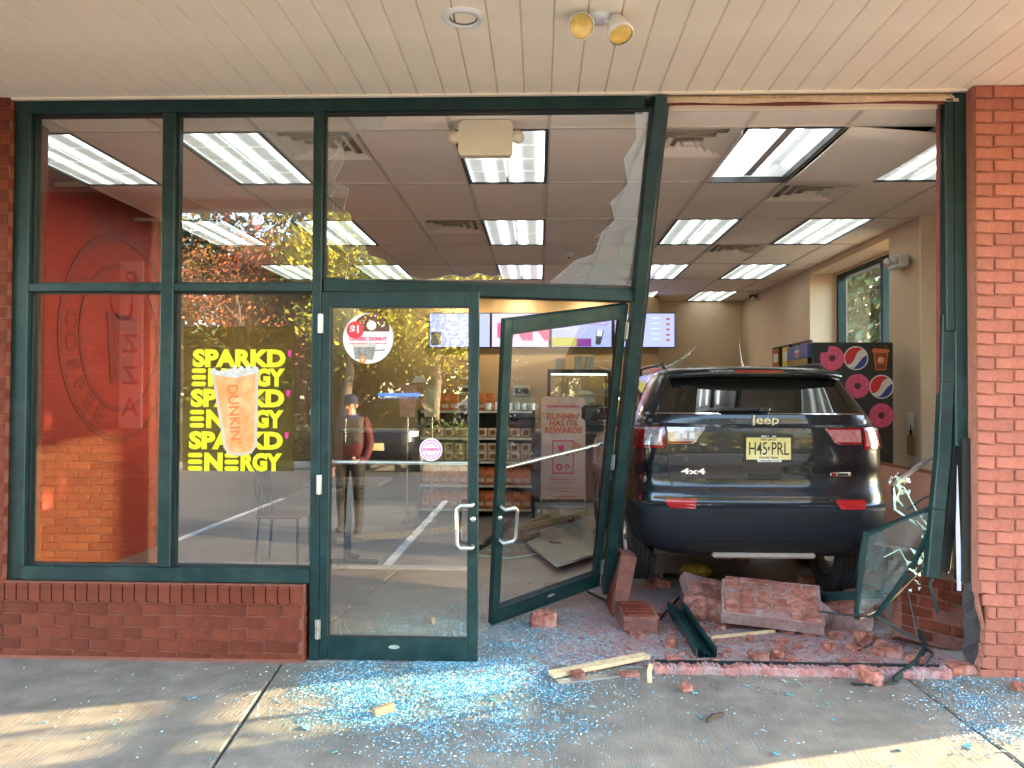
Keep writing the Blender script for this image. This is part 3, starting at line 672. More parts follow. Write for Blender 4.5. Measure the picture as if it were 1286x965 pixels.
DRK=mat('iced_drink_print',(.66,.28,.085),.5,var=.25,scale=14,c2=(.66,.38,.18),c2s=9,detail=3); ICE=mat('ice_print',(.52,.50,.49),.4,var=.25,scale=50)
def rel(u,v): q=at(u,v,.045); return (q.x-c0.x,q.z-c0.z)
P=[rel(*p) for p in ((266,468),(325,462),(323,560),(316,570),(300,573),(287,571),(281,562))]
pdisc('drink_cup',0,0,-.003,0,mat('cup_edge_print',(.52,.42,.32),.5,var=.1),ps,poly=P[::-1])
P=[rel(*p) for p in ((270,471),(321,466),(319,560),(313,567),(300,569),(290,567),(285,560))]
pdisc('drink',0,0,-.0042,0,DRK,ps,poly=P[::-1])
random.seed(12)
P=[rel(265,470),rel(295,475),rel(325,468)]
top=[rel(265+60*i/14,(468-5*i/14)-random.uniform(0,9)*(1 if i%2 else .2)) for i in range(15)]
pdisc('ice',0,0,-.0050,0,ICE,ps,poly=P+top[::-1])
q=rel(294,520); text('cup_lettering',"DUNKIN'",.085,mat('deep_orange_print',(.80,.16,.03),.5,var=0),ps,FM(q[0],-.0056,q[1],ry=86),offset=.002)
# ================================================================ vehicles: horizontal slices, each a rounded outline
def lerp_t(T,z):
    if z<=T[0][0]: return T[0][1]
    for (a,b),(c,d) in zip(T[:-1],T[1:]):
        if z<=c: return b+(d-b)*(z-a)/(c-a)
    return T[-1][1]
YR=[(.34,.13),(.38,.07),(.44,.03),(.52,.008),(.60,.0),(.675,.004),(.69,.018),(.70,.045),(.72,.058),(.765,.064),(.79,.075),(.83,.095),(.90,.105),(.96,.088),(1.02,.080),(1.12,.082),(1.20,.090),(1.235,.096),(1.25,.122),(1.29,.128),(1.318,.135),(1.325,.150),(1.60,.345),(1.64,.38)]
WT=[(.34,.70),(.36,.76),(.38,.80),(.42,.842),(.48,.870),(.56,.888),(.62,.899),(.70,.908),(.80,.908),(.95,.902),(1.10,.888),(1.20,.872),(1.26,.855),(1.30,.835),(1.34,.815),(1.45,.760),(1.58,.690),(1.62,.660),(1.645,.60)]
YF=[(.34,4.22),(.45,4.33),(.7,4.36),(.9,4.30),(.98,4.15),(1.04,3.75),(1.08,3.3),(1.12,3.12),(1.3,2.78),(1.6,2.18),(1.645,2.05)]
NE=5.2; LR=.62; LF=.9
def P_rear(t,z,off=0):
    w_=lerp_t(WT,z)+off; y0=lerp_t(YR,z)-off; s=math.sin(t); c=math.cos(t)
    return Vector((w_*math.copysign(abs(s)**(2/NE),s),y0+LR*(1-abs(c)**(2/NE)),z))
def tx(x,z,off=0):
    w_=lerp_t(WT,z)+off; q=min(.99999,abs(x)/w_); return math.copysign(math.asin(q**(NE/2)),x)
def P_x(x,z,off=0): return P_rear(tx(x,z,off),z,off)
def P_side(sgn,y,z,off=0): return Vector((sgn*(lerp_t(WT,z)+off),y,z))
def P_front(t,z,off=0):
    w_=lerp_t(WT,z)+off; y1=lerp_t(YF,z)+off; s=math.sin(t); c=math.cos(t); l=min(LF,y1-1.6)
    return Vector((w_*math.copysign(abs(s)**(2/3.6),s),y1-l*(1-abs(c)**(2/3.6)),z))
TS=[0]+[ (PI/2)*(k/26) for k in range(1,27)]
# finer lateral sampling: evenly in x then corner
XS=[0,.12,.24,.36,.46,.55,.62,.68,.73,.78,.82,.86,.89,.92,.945,.965,.98,.99,.996,1.0]
def outline(z,off=0):
    w_=lerp_t(WT,z)+off
    half=[P_rear(math.asin(q**(NE/2)),z,off) for q in XS]
    l=min(LF,lerp_t(YF,z)-1.6); y0=lerp_t(YR,z)+LR; y1=lerp_t(YF,z)-l
    half+=[Vector((w_,y0+(y1-y0)*k/7,z)) for k in range(1,7)]
    half+=[P_front(math.asin(q**(3.6/2)),z,off) for q in (1,.99,.97,.93,.87,.78,.65,.5,.25,0)]
    return half+[Vector((-p.x,p.y,p.z)) for p in half[1:-1]][::-1]
PAINT=mat('blue_black_car_paint',(.006,.009,.015),.30,var=.05,scale=3,coat=.8,metal=.25)
CLAD=mat('grey_black_bumper_plastic',spec=.22,c=(.010,.013,.018),rough=.55,var=.1,scale=30,bump=.08,bscale=400)
PRIV=mat('privacy_glass',(.006,.007,.006),.03,var=0,spec=.9,coat=.6)
RUB=mat('tyre_rubber',(.030,.030,.033),.75,var=.2,scale=30)
RIM=mat('alloy_rim',(.5,.5,.52),.3,metal=.8)
LRED=mat('red_lens',(.24,.006,.009),.12,var=.15,scale=20,coat=.6); LCLR=mat('clear_lens',(.42,.42,.50),.10,var=.35,scale=28,coat=.6,metal=.3,detail=2); LPNK=mat('pink_lens',(.40,.16,.16),.12,var=.3,scale=25,coat=.6); REFLR=mat('red_reflector',(.36,.012,.014),.2,var=.1,scale=40,coat=.5)
CHR=mat('chrome',(.75,.75,.76),.12,metal=1,var=.03); PLATE=mat('cream_number_plate',(.72,.58,.20),.45,var=.06,c2=(.76,.68,.36),c2s=3); PTXT=mat('plate_black',(.02,.02,.02),.5,var=0)
def patch(name,rows,mt,parent,depth=.008,smooth=True):
    # rows of points, outer skin plus inward skirt
    m=MB(); m.grid(rows,smooth)
    n=len(rows[0]); rim=[Vector(p) for p in rows[0]]+[Vector(r_[-1]) for r_ in rows[1:]]+[Vector(p) for p in rows[-1][-2::-1]]+[Vector(r_[0]) for r_ in rows[-2:0:-1]]
    inn=[p+Vector((-math.copysign(depth*.5,p.x) if abs(p.x)>.7 else 0,depth,0)) for p in rim]
    m.grid([rim,inn],False,closed=True)
    o=m.build(name,mt,parent); return fixn(o)
def xpatch(name,bounds,mt,parent,off=.004,nx=14,depth=.01):
    # bounds: list of (z,x0,x1)
    rows=[]
    for z,x0,x1 in bounds: rows.append([P_x(x0+(x1-x0)*k/nx,z,off) for k in range(nx+1)])
    return patch(name,rows,mt,parent,depth)
def dens(b,n=4):
    o=[]
    for (a,c) in zip(b[:-1],b[1:]):
        for i in range(n): o.append(tuple(p+(q-p)*i/n for p,q in zip(a,c)))
    return o+[b[-1]]
def tyre(parent,x,y,z,w_=.225,r=.345,face=1):
    M=Matrix.Translation((x,y,z))@Matrix.Rotation(PI/2,4,'Y')
    h=w_/2; pf=[(.235,-h+.02),(.30,-h),(r-.02,-h+.006),(r,-h+.03)]
    for g in (-.055,-.018,.018,.055): pf+=[(r,g-.006),(r-.011,g-.004),(r-.011,g+.004),(r,g+.006)]
    pf+=[(r,h-.03),(r-.02,h-.006),(.30,h),(.235,h-.02)]
    wh=place('wheel',None,parent); m=MB(); m.lathe(pf,56,M,smooth=False)
    # tread sipes: small lugs on both shoulders
    for k in range(56):
        a=2*PI*(k+.5)/56
        for s in (-1,1):
            c_=Vector((math.cos(a)*(r+.002),math.sin(a)*(r+.002),s*(h-.03))); q=M@c_
            tdir=M.to_3x3()@Vector((-math.sin(a),math.cos(a),0)); rd=M.to_3x3()@Vector((math.cos(a),math.sin(a),0))
            m.beam(q-tdir*.011,q+tdir*.011,.03,.008,M.to_3x3()@Vector((0,0,1)))
    m.build('tyre',RUB,wh)
    m=MB(); m.lathe([(.24,-h+.03),(.225,-h+.04),(.21,0),(.225,h-.04),(.24,h-.03)],32,M)
    for k in range(5):
        a=2*PI*k/5; 
        for s in (-1,1):
            d_=M.to_3x3()@Vector((math.cos(a),math.sin(a),0)); c_=M@Vector((0,0,face*(h-.05)))
            m.beam(c_,c_+d_*.225,.05,.025,M.to_3x3()@Vector((-math.sin(a),math.cos(a),0)))
    m.lathe([(0,face*(h-.03)),(.06,face*(h-.03)),(.07,face*(h-.07))],20,M); m.build('rim',RIM,wh); return wh
def shell(parent,paint,zs_low,zs_up):
    m=MB(); m.grid([outline(z) for z in zs_low],True,closed=True); fixn(m.build('lower_cladding',CLAD,parent))
    m=MB(); rows=[outline(z) for z in zs_up]; m.grid(rows,True,closed=True)
    # roof crown
    last=rows[-1]; cx=sum((p for p in last),Vector())/len(last)
    cr=[[cx+(p-cx)*s+Vector((0,0,h)) for p in last] for s,h in ((.9,.012),(.6,.022),(.2,.026))]
    m.grid([last]+cr,True,closed=True); m.add(cr[-1],[tuple(range(len(last)))],True)
    return fixn(m.build('body',paint,parent))
ZL=[.34,.37,.40,.44,.48,.52,.56,.60,.64,.665,.675,.684,.69,.6995]
ZU=[.698,.702,.71,.72,.74,.765,.78,.79,.81,.83,.86,.90,.93,.96,1.0,1.04,1.08,1.12,1.16,1.20,1.22,1.235,1.242,1.25,1.27,1.29,1.305,1.318,1.322,1.325,1.35,1.40,1.45,1.50,1.55,1.58,1.60,1.62,1.635,1.645]
# ---------------- the crashed car
car=thing('crashed_car','black compact suv rammed through the storefront, seen from its tailgate','car',(1.555,.885,.085),R(.6))
shell(car,PAINT,ZL,ZU)
m=MB(); pz=[.36]; m.box(-.72,.72,.35,4.0,.30,.42); m.build('underbody',BLACK,car)
# tailgate, proud of the body so that its shut lines are real gaps
tgb=[(.772,-.50,.50),(.776,-.56,.56),(.79,-.60,.60),(.82,-.625,.625),(.88,-.645,.645),(1.0,-.66,.66),(1.10,-.665,.665),(1.20,-.665,.665),(1.235,-.67,.67),(1.25,-.70,.70),(1.285,-.715,.715),(1.318,-.725,.725)]
tg=xpatch('tailgate',dens(tgb,3),PAINT,car,off=.007,nx=28,depth=.012)
sm=[]  # dark shut line ribbon around the tailgate
def ribbon(pts,wd,name,mt,parent,off=.0015):
    m=MB(); L=[]
    for i,(x,z) in enumerate(pts):
        a=pts[max(i-1,0)]; b=pts[min(i+1,len(pts)-1)]; d_=Vector((b[0]-a[0],b[1]-a[1])).normalized(); nn=Vector((-d_.y,d_.x))*wd/2
        L.append([P_x(x+nn.x,z+nn.y,off),P_x(x-nn.x,z-nn.y,off)])
    m.grid(L); return m.build(name,mt,parent)
left=[(b_[1]-.003,b_[0]) for b_ in dens(tgb,3)]
outl=left[::-1]+[(x,.768) for x in (-.45,-.3,0,.3,.45)]+[(-x,z) for x,z in left]
ribbon(outl,.010,'shut_line',BLACK,car,.0025)
# rear glass
gb=[(1.335,-.715,.715),(1.36,-.708,.708),(1.45,-.672,.672),(1.55,-.628,.628),(1.60,-.605,.605)]
xpatch('rear_window',dens(gb,3),PRIV,car,off=.006,nx=20,depth=.012)
ribbon([(x,1.327) for x in (-.73,-.6,-.4,-.2,0,.2,.4,.6,.73)],.009,'chrome_strip',CHR,car,.010)
# spoiler
m=MB(); rows=[]
for y,z,wd in ((.42,1.602,.60),(.30,1.588,.60),(.235,1.594,.615),(.215,1.612,.62),(.235,1.635,.615),(.33,1.660,.60),(.55,1.672,.58)):
    rows.append([Vector((x*wd,y+.10*abs(x)**3.2,z-.022*abs(x)**4)) for x in [-1+k/10 for k in range(21)]])
m.grid(rows); 
for s in (0,20): m.add([r_[s] for r_ in rows],[tuple(range(len(rows)))])
sp_=fixn(m.build('spoiler',PAINT,car))
m=MB(); m.box(-.17,.17,.214,.232,1.616,1.632); m.build('high_brake_light',LRED,car)
m=MB(); m.tube([(.0,.62,1.66),(-.005,.66,1.72),(-.012,.70,1.86)],[.012,.006,.0025],8); m.box(-.03,.03,.56,.68,1.66,1.675); m.build('aerial',mat('white_aerial',(.75,.75,.75),.4),car)
# wiper
m=MB(); P=[P_x(-.28,1.352,.03),P_x(-.1,1.358,.035),P_x(.02,1.365,.03)]; m.tube(P,.011,8); m.tube([P_x(-.30,1.347,.02),P_x(.0,1.350,.022)],.006,6); m.cbox(-.03,.05,.12,.18,1.338,1.372,.008); m.build('wiper',BLACK,car)
# lights: inner clear unit on the tailgate, outer red unit wrapping the corner
def lights(s):
    g='tail_light'
    r_=place(g,None,car)
    inb=[(1.118,.665,.50),(1.13,.665,.475),(1.175,.665,.450),(1.215,.665,.415),(1.232,.665,.410)]
    rows=[[P_x(s*(x0+(x1-x0)*k/10),z,.012) for k in range(11)] for z,x0,x1 in dens(inb,2)]
    patch('inner_lens',rows,LCLR if s<0 else LPNK,r_,.012)
    rows=[[P_x(s*(x0+.004+(x1+.012-x0-.004)*k/10),z,.0145) for k in range(11)] for z,x0,x1 in ((1.12,.665,.50),(1.127,.665,.487),(1.134,.665,.475))]
    patch('red_rim',rows,LRED,r_,.006)
    rows=[[P_x(s*(x0+.004+(x1+.012-x0-.004)*k/10),z,.0145) for k in range(11)] for z,x0,x1 in ((1.220,.665,.418),(1.226,.665,.416),(1.232,.665,.415))]
    patch('rim',rows,LRED if s>0 else LCLR,r_,.006)
    for k in range(3 if s<0 else 0):
        a=.62-.05*k; rows=[[P_x(s*(a-.035*q),z,.015) for q in (0,1)] for z in (1.155,1.195)]
        patch('led_block',rows,mat('frosted_led',(.66,.66,.74),.2,var=.1,coat=.6) if s<0 else mat('pink_led',(.62,.10,.12),.2,var=.1,coat=.6),r_,.004)
    def outer(z0,z1,ta,tb,mt,nm,off):
        rows=[]
        for i in range(7):
            z=z0+(z1-z0)*i/6; w_=lerp_t(WT,z); t0=tx(.675,z); rows.append([P_rear(s*(t0+(R(86)-t0)*(ta+(tb-ta)*k/12)),z,off) for k in range(13)])
        patch(nm,rows,mt,r_,.012)
    outer(1.085,1.235,.0,.93,LRED,'outer_lens',.010)
    outer(1.105,1.212,.04,.40,LCLR if s<0 else LPNK,'reverse_lens',.0135)
    outer(1.212,1.229,.02,.85,LCLR,'upper_rim',.0135)
    outer(1.10,1.175,.5,.85,mat('dark_red_lens',(.16,.004,.008),.15,var=.2,scale=20,coat=.5),'dark_lens',.0135)
    rb=[(.682,.49,.66),(.70,.485,.675),(.725,.475,.69),(.742,.47,.665)]
    rows=[[P_x(s*(x0+(x1-x0)*k/8),z,.010) for k in range(9)] for z,x0,x1 in dens(rb,2)]
    patch('reflector',rows,REFLR,car,.012)
lights(-1); lights(1)
# plate and frame
pp=P_x(0,1.065,.012); pt=place('number_plate',None,car,(0.018,pp.y-.004,1.088))
m=MB(); m.cbox(-.152,.152,-.004,0,-.076,.076,.002); m.build('plate_panel',PLATE,pt)
text('plate_number','H45 PRL',.098,PTXT,pt,FM(0,-.0046,-.004)@Matrix.Diagonal((.80,1.28,1,1)),offset=.0004,space=.98)
m=MB(); M=Matrix.Translation((.002,-.0046,.0))@Matrix.Rotation(PI/2,4,'X'); m.prism([(-.006,.012),(-.008,.002),(-.003,-.012),(.003,-.014),(.006,-.004),(.002,.0),(.007,.008),(.002,.016)],.0006,M); m.build('state_outline',PTXT,pt)
text('plate_state','NEW JERSEY',.020,PTXT,pt,FM(0,-.0046,.062),offset=.0004)
text('plate_motto','Garden State',.024,PTXT,pt,FM(0,-.0046,-.060),offset=.0003)
m=MB(); m.box(-.165,.165,-.006,-.002,.077,.094); m.box(-.165,.165,-.006,-.002,-.094,-.077); m.build('plate_frame',BLACK,pt)
m=MB(); m.box(-.078,.086,-.0075,-.005,-.091,-.074); m.build('dealer_strip',WPR,pt); scribble('frame_lettering',pt,0,-.0062,.0855,.10,.011,WPR,5); scribble('frame_lettering',pt,.004,-.0078,-.083,.13,.008,PTXT,6)
m=MB(); m.box(-.165,.165,.002,.02,-.085,.1); m.build('plate_recess',PAINT,pt)
q=P_x(0,1.285,.011); text('badge','Jeep',.105,CHR,car,FM(.012,q.y-.002,1.282)@Matrix.Diagonal((1.05,.82,1,1)),extr=.004,offset=.0022)
q=P_x(-.49,.925,.011); text('badge','4x4',.075,CHR,car,FM(-.49,q.y-.001,.925,rz=-5)@Matrix.Diagonal((1.45,.72,1,1)),extr=.003,offset=.002)
q=P_x(.52,.912,.011); bd=place('trim_badge',None,car,(.52,q.y-.003,.912)); m=MB(); m.cbox(-.07,.07,-.004,.01,-.014,.014,.004); m.build('badge_plate',CHR,bd); m=MB(); m.box(-.066,-.03,-.0052,.0,-.010,.010); m.build('badge_red',LRED,bd); m=MB(); m.box(-.022,.05,-.0052,.0,-.009,.009); m.build('badge_dark',BLACK,bd)
# handle recess, lower tailgate step, skid panel, tow bits
m=MB(); q=P_x(0,.885,.0); m.cbox(-.12,.12,q.y-.013,q.y+.02,.862,.918,.012); m.build('handle_recess',BLACK,car)
ribbon([(x,.748) for x in (-.66,-.5,-.3,0,.3,.5,.66)],.006,'bumper_seam',BLACK,car,.002)
ribbon([(x,.475) for x in (-.60,-.4,-.2,0,.2,.4,.60)],.008,'lower_seam',BLACK,car,.001)
xpatch('lower_insert',[(.375,-.50,.50),(.40,-.55,.55),(.43,-.57,.57),(.455,-.56,.56)],BLACK,car,off=.003,nx=16,depth=.006)
m=MB(); m.cbox(-.36,.34,.06,.14,.335,.372,.012); m.build('skid_panel',mat('beige_skid',(.34,.27,.22),.6,var=.2),car)
m=MB(); m.tube([(.48,.2,.33),(.48,.55,.33)],.035,12); m.build('exhaust',ALU,car)
# side glass, roof rails, mirrors, arches
for s in (-1,1):
    for y0,y1 in ((.62,1.18),(1.24,2.05),(2.10,2.75)):
        rows=[]
        for i in range(6):
            z=1.335+(.22)*i/5; sh=.35*(z-1.335)/.25 if y1>2.5 else 0; sb=.5*(z-1.335)/.25*(.4 if y0<1 else 0)
            rows.append([P_side(s,y0+sb+(y1-sh-y0-sb)*k/6,z,.004) for k in range(7)])
        patch('side_window',rows,PRIV,car,.004)
    m=MB(); m.tube([(s*.60,.62,1.65),(s*.60,.70,1.695),(s*.59,1.9,1.705),(s*.58,2.05,1.66)],.014,8); m.build('roof_rail',BLACK,car)
    m=MB(); m.cbox(min(s*.92,s*1.10),max(s*.92,s*1.10),2.55,2.72,1.20,1.36,.03); m.tube([(s*.84,2.62,1.24),(s*.95,2.62,1.24)],.03,8); m.build('door_mirror',PAINT,car)
    for yy in (.86,3.40):
        m=MB(); A=[(yy+math.cos(R(a))*.40,.27+math.sin(R(a))*.40) for a in range(0,181,12)]
        rows=[[Vector((s*(lerp_t(WT,max(.34,min(.8,z)))+.012-d_),y,z)) for y,z in [(yy+(y-yy)*k_,.27+(z-.27)*k_) for y,z in A]] for k_,d_ in ((1.12,.012),(1.10,0),(.98,0),(.95,.10))]
        m.grid(rows); m.build('wheel_arch',CLAD,car)
    rows=[[P_side(s,y,.78+.0*k,.002),P_side(s,y,.786,.002)] for k,y in enumerate((.7,1.5,2.5,3.2))]
tyre(car,-.775,.86,.335+.025,face=-1); tyre(car,.775,.86,.30,face=1); tyre(car,-.775,3.40,.33,face=-1); tyre(car,.775,3.40,.33,face=1)
# broken glass stuck along the left roof edge
gs=thing('glass_shards_on_roof','broken crust of glass caught along the left roof edge of the black suv','broken glass',(0,0,0))
random.seed(21)
rb=[Vector((.925,1.38,1.69)),Vector((.955,1.55,1.745)),at(856,452,1.75),at(872,437,1.9)]
m=MB(); m.tube(rb,[.012,.011,.009,.005],6); m.build('glazing_bar',ALU,gs)
for i in range(40):
    f=i/39*.999; k=int(f*3); p=rb[k].lerp(rb[k+1],f*3-k)+Vector((random.uniform(-.012,.012),random.uniform(-.02,.02),random.uniform(-.012,.018)))
    k=3+random.randrange(2); r_=random.uniform(.008,.026); P=[p+Vector((random.uniform(-r_,r_),random.uniform(-r_,r_),random.uniform(-r_,r_)*.8)) for _ in range(k)]
    m=MB(); m.add(P,[tuple(range(k))]); o=m.build('shard',EDGE if i%2 else GLASS2,gs); o.modifiers.new('t','SOLIDIFY').thickness=.004
# ================================================================ interior things
# menu screens
def emat(n,c,s): return mat(n,(.02,.02,.03),.3,var=0,emis=c,es=s)
SB=emat('screen_blue',(.42,.48,.98),.36); SL=emat('screen_lilac',(.70,.60,.98),.36); SP=emat('screen_pink',(.85,.12,.35),.25); SY=emat('screen_yellow',(.75,.70,.12),.24); SW=emat('screen_white',(.8,.85,1),.32); SD=emat('screen_dark',(.10,.10,.16),.1); SV=emat('screen_violet',(.42,.05,.50),.2)
YS=8.25
def screen(u0,u1,label):
    a=at(u0,393,YS); b=at(u1,437,YS); r=thing('menu_screen',label,'screen',(a.x,YS,b.z),0,'menu screens above the counter'); W=b.x-a.x; Hh=a.z-b.z
    m=MB(); m.cbox(0,W,0,.06,0,Hh,.006); m.build('bezel',BLACK,r); return r,W,Hh
def sbox(r,n,x0,x1,z0,z1,mt,y=-.003): m=MB(); m.box(x0,x1,y,0,z0,z1); return m.build(n,mt,r)
r,W,Hh=screen(539,616,'blue menu screen half hidden behind the closed door stile'); sbox(r,'display',.015,W-.015,.015,Hh-.015,SB)
for k in range(6): sbox(r,'menu_line',W*.52,W*(.8+.02*(k%3)),Hh*(.82-.12*k),Hh*(.85-.12*k),SW,-.005)
sbox(r,'menu_photo',.03,.2,.04,.26,SD,-.005)
for k in range(5): sbox(r,'menu_line',W*.28,W*.47,Hh*(.82-.13*k),Hh*(.85-.13*k),SW,-.005)
r,W,Hh=screen(617,690,'lilac menu screen with big pink letters'); sbox(r,'display',.015,W-.015,.015,Hh-.015,SL)
sbox(r,'panel',.10,.22,.16,Hh-.17,SP,-.005); text('lettering','MN',.50,SP,r,FM(.60,-.006,Hh*.50),offset=.02,space=.85)
r,W,Hh=screen(692,769,'blue menu screen with a yellow and violet offer and an iced drink'); sbox(r,'display',.015,W-.015,.015,Hh-.015,SB)
sbox(r,'offer',.02,.42,.02,.17,SY,-.005); sbox(r,'offer',.42,.66,.02,.15,SV,-.005)
for k in range(4): sbox(r,'menu_line',.05,.36,Hh*(.86-.11*k),Hh*(.88-.11*k),SW,-.005)
text('price','$3',.13,SP,r,FM(W-.21,-.006,Hh-.10),offset=.003); scribble('menu_line',r,W-.21,-.005,Hh-.19,.3,.022,SP,2)
m=MB(); m.prism([(-.06,.12),(-.04,-.12),(.04,-.12),(.07,.12)],.002,Matrix.Translation((W-.22,-.004,.17))@Matrix.Rotation(R(8),4,'Y')@Matrix.Rotation(PI/2,4,'X')); m.build('drink_picture',SD,r)
m=MB(); m.prism([(-.045,.10),(-.04,.0),(.045,.0),(.05,.10)],.002,Matrix.Translation((W-.22,-.007,.19))@Matrix.Rotation(R(8),4,'Y')@Matrix.Rotation(PI/2,4,'X')); m.build('drink_picture_top',SW,r)
r,W,Hh=screen(771,848,'blue menu screen with rows of food pictures right of the door post'); sbox(r,'display',.015,W-.015,.015,Hh-.015,SB)
for i in range(2):
    for j in range(3):
        m=MB(); m.prism(disc(.05,14,a=.55),.002,Matrix.Translation((.22+.2*i,-.004,Hh*(.78-.28*j)))@Matrix.Rotation(PI/2,4,'X')); m.build('food_picture',SD if (i+j)%3 else emat('screen_tan',(.5,.35,.2),.2),r)
for j in range(5):
    sbox(r,'menu_line',W*.60,W*.75,Hh*(.84-.15*j),Hh*(.86-.15*j),SW,-.005)
    m=MB(); m.prism(disc(.035,10,a=.6),.002,Matrix.Translation((W*.88,-.004,Hh*(.82-.15*j)))@Matrix.Rotation(PI/2,4,'X')); m.build('food_picture',emat('screen_red',(.7,.25,.15),.2),r)
# back wall cladding, soffit with downlights
bw=MB(); bw.box(-3.0,1.95,8.30,8.9,1.0,3.19); tag(bw.build('wall_counter_back',mat('brown_wood_panel',(.36,.235,.11),.55,var=.12,scale=4,c2=(.30,.19,.09),c2s=2)),kind='structure')
for u in (650,570,740):
    p=at(u,379,8.0); m=MB(); 
    r=thing('downlight','small downlight over the menu screens','downlight',(p.x,7.9,H-.012),0,'downlights over the counter')
    m=MB(); ring(m,.06,.085,.01,Matrix.Identity(4)); m.build('trim_ring',WHITE,r); m=MB(); m.prism(disc(.06,20),.004); m.build('lamp',mat('lit_downlight',(.9,.8,.6),.4,var=0,emis=(1,.86,.6),es=190),r)
# counter
cn=thing('service_counter','dark service counter in front of the menu wall','counter',(0,6.9,0))
m=MB(); m.cbox(-2.9,2.4,0,.6,0,1.0,.01); m.build('base',mat('dark_brown_laminate',(.05,.028,.02),.5,var=.2),cn)
m=MB(); m.cbox(-2.95,2.45,-.04,.64,1.0,1.04,.008); m.build('worktop',mat('grey_worktop',(.25,.24,.23),.35,var=.15),cn)
# pastry case
pc=thing('pastry_case','black framed glass pastry case on the counter behind the open door','display case',(0,0,0))
a,b=at(688,468,6.6),at(768,560,6.6)
m=MB(); x0,x1,z0,z1=a.x,b.x,1.04,a.z
for xx in (x0,x1-.04): m.box(xx,xx+.04,6.75,6.79,z0,z1); m.box(xx,xx+.04,7.3,7.34,z0,z1)
m.box(x0,x1,6.75,7.34,z1,z1+.05); m.box(x0,x1,6.75,7.34,z0,z0+.04); m.build('frame',BLACK,pc)
for z in (z0+.16,z0+.34,z0+.52):
    m=MB(); m.box(x0+.04,x1-.04,6.78,7.3,z,z+.012); m.build('shelf',mat('steel_shelf',(.5,.52,.5),.35,metal=.6),pc)
m=MB(); m.box(x0+.04,x1-.04,6.76,6.764,z0+.04,z1); m.build('pane',GLASS,pc)
m=MB(); m.box(x0+.05,x1-.05,6.80,6.83,z1-.03,z1-.01); m.build('case_light',mat('lit_strip',(.9,.9,.9),.4,var=0,emis=(.85,1,.95),es=1.2),pc)
PAS=mat('baked_pastry',(.50,.27,.09),.7,var=.35,scale=25)
def lump(sx,sy,sz,seed,n=8):
    random.seed(seed); m=MB(); rows=[]
    for i in range(n//2+1):
        th=PI*i/(n//2); rows.append([Vector((sx*math.sin(th)*math.cos(2*PI*k/n)*random.uniform(.85,1.1),sy*math.sin(th)*math.sin(2*PI*k/n)*random.uniform(.85,1.1),-sz*math.cos(th)+sz)) for k in range(n)])
    m.grid(rows,True,closed=True); return m
lm=[lump(.05,.05,.032,i).mesh('pastry',PAS) for i in range(3)]
random.seed(7)
for j,z in enumerate((z0+.172,z0+.352)):
    for i in range(6):
        o=place('pastry',lm[i%3],None,(x0+.12+(x1-x0-.24)*i/5,6.95+random.uniform(-.05,.1),z)); tag(o,'small baked pastry on the %s shelf of the black pastry case'%('bottom','middle')[j],'pastry','pastries in the case')
p=at(735,489,6.95); o=place('wrapped_bun',lump(.17,.12,.12,31,12).mesh('wrapped_bun',mat('pale_dough',(.70,.66,.50),.5,var=.2,scale=8)),None,(p.x,6.95,z0+.352)); tag(o,'large pale wrapped loaf in the pastry case behind the open door','bread')
# donut rack right of the post
dr=thing('donut_rack','open donut rack with pink header beside the black suv roof','rack',(0,0,0))
x0,x1=at(790,500,6.7).x,at(880,500,6.7).x; zz=[at(800,v,6.7).z for v in (548,517,492,471)]
m=MB()
for x in (x0,x1-.03): m.box(x,x+.03,6.7,7.3,0,zz[3]+.12)
m.box(x0,x1,7.3,7.33,0,zz[3]+.12); m.build('frame',BLACK,dr)
for z in zz: m=MB(); m.box(x0+.03,x1-.03,6.7,7.29,z,z+.02); m.build('shelf',mat('steel_shelf',(.5,.52,.5),.35,metal=.6),dr)
m=MB(); m.cbox(x0,x1,6.68,6.70,zz[3]+.02,zz[3]+.10,.003); m.build('header',mat('pale_pink_panel',(.70,.42,.38),.5),dr); text('lettering','DUNKIN DONUTS',.05,MAG,dr,FM((x0+x1)/2,6.678,zz[3]+.06),offset=.001)
m=MB(); m.box(x0+.05,x1-.05,6.74,6.78,zz[0]+.215,zz[0]+.225); m.build('rack_light',mat('lit_warm_strip',(.9,.8,.6),.4,var=0,emis=(1,.7,.3),es=2.5),dr)
dm=MB(); dm.lathe([(.018+.0*0,.02)]+[(.042+.026*math.cos(R(a)),.02+.02*math.sin(R(a))) for a in range(180,541,30)],14); dme=dm.mesh('donut',PAS)
for j,z in enumerate(zz[:3]):
    for i in range(6):
        o=place('donut',dme,None,(x0+.10+(x1-x0-.2)*i/5,6.82,z+.03),(.5,0,0)); tag(o,'glazed donut on the %s tray of the donut rack'%('low','middle','high')[j],'donut','donuts on the rack')
# bags, boxes on pastry case
for u,w_,h_ in ((704,.14,.17),(727,.13,.2),(741,.13,.2)):
    p=at(u,455,6.95); b=MB(); b.cbox(-w_/2,w_/2,-.05,.05,0,h_,.008); o=b.build('paper_box',mat('kraft_white',(.48,.42,.34),.7,var=.15),None,(p.x,6.95,z1+.052)); tag(o,'pale paper box standing on top of the pastry case','box','boxes on the pastry case')
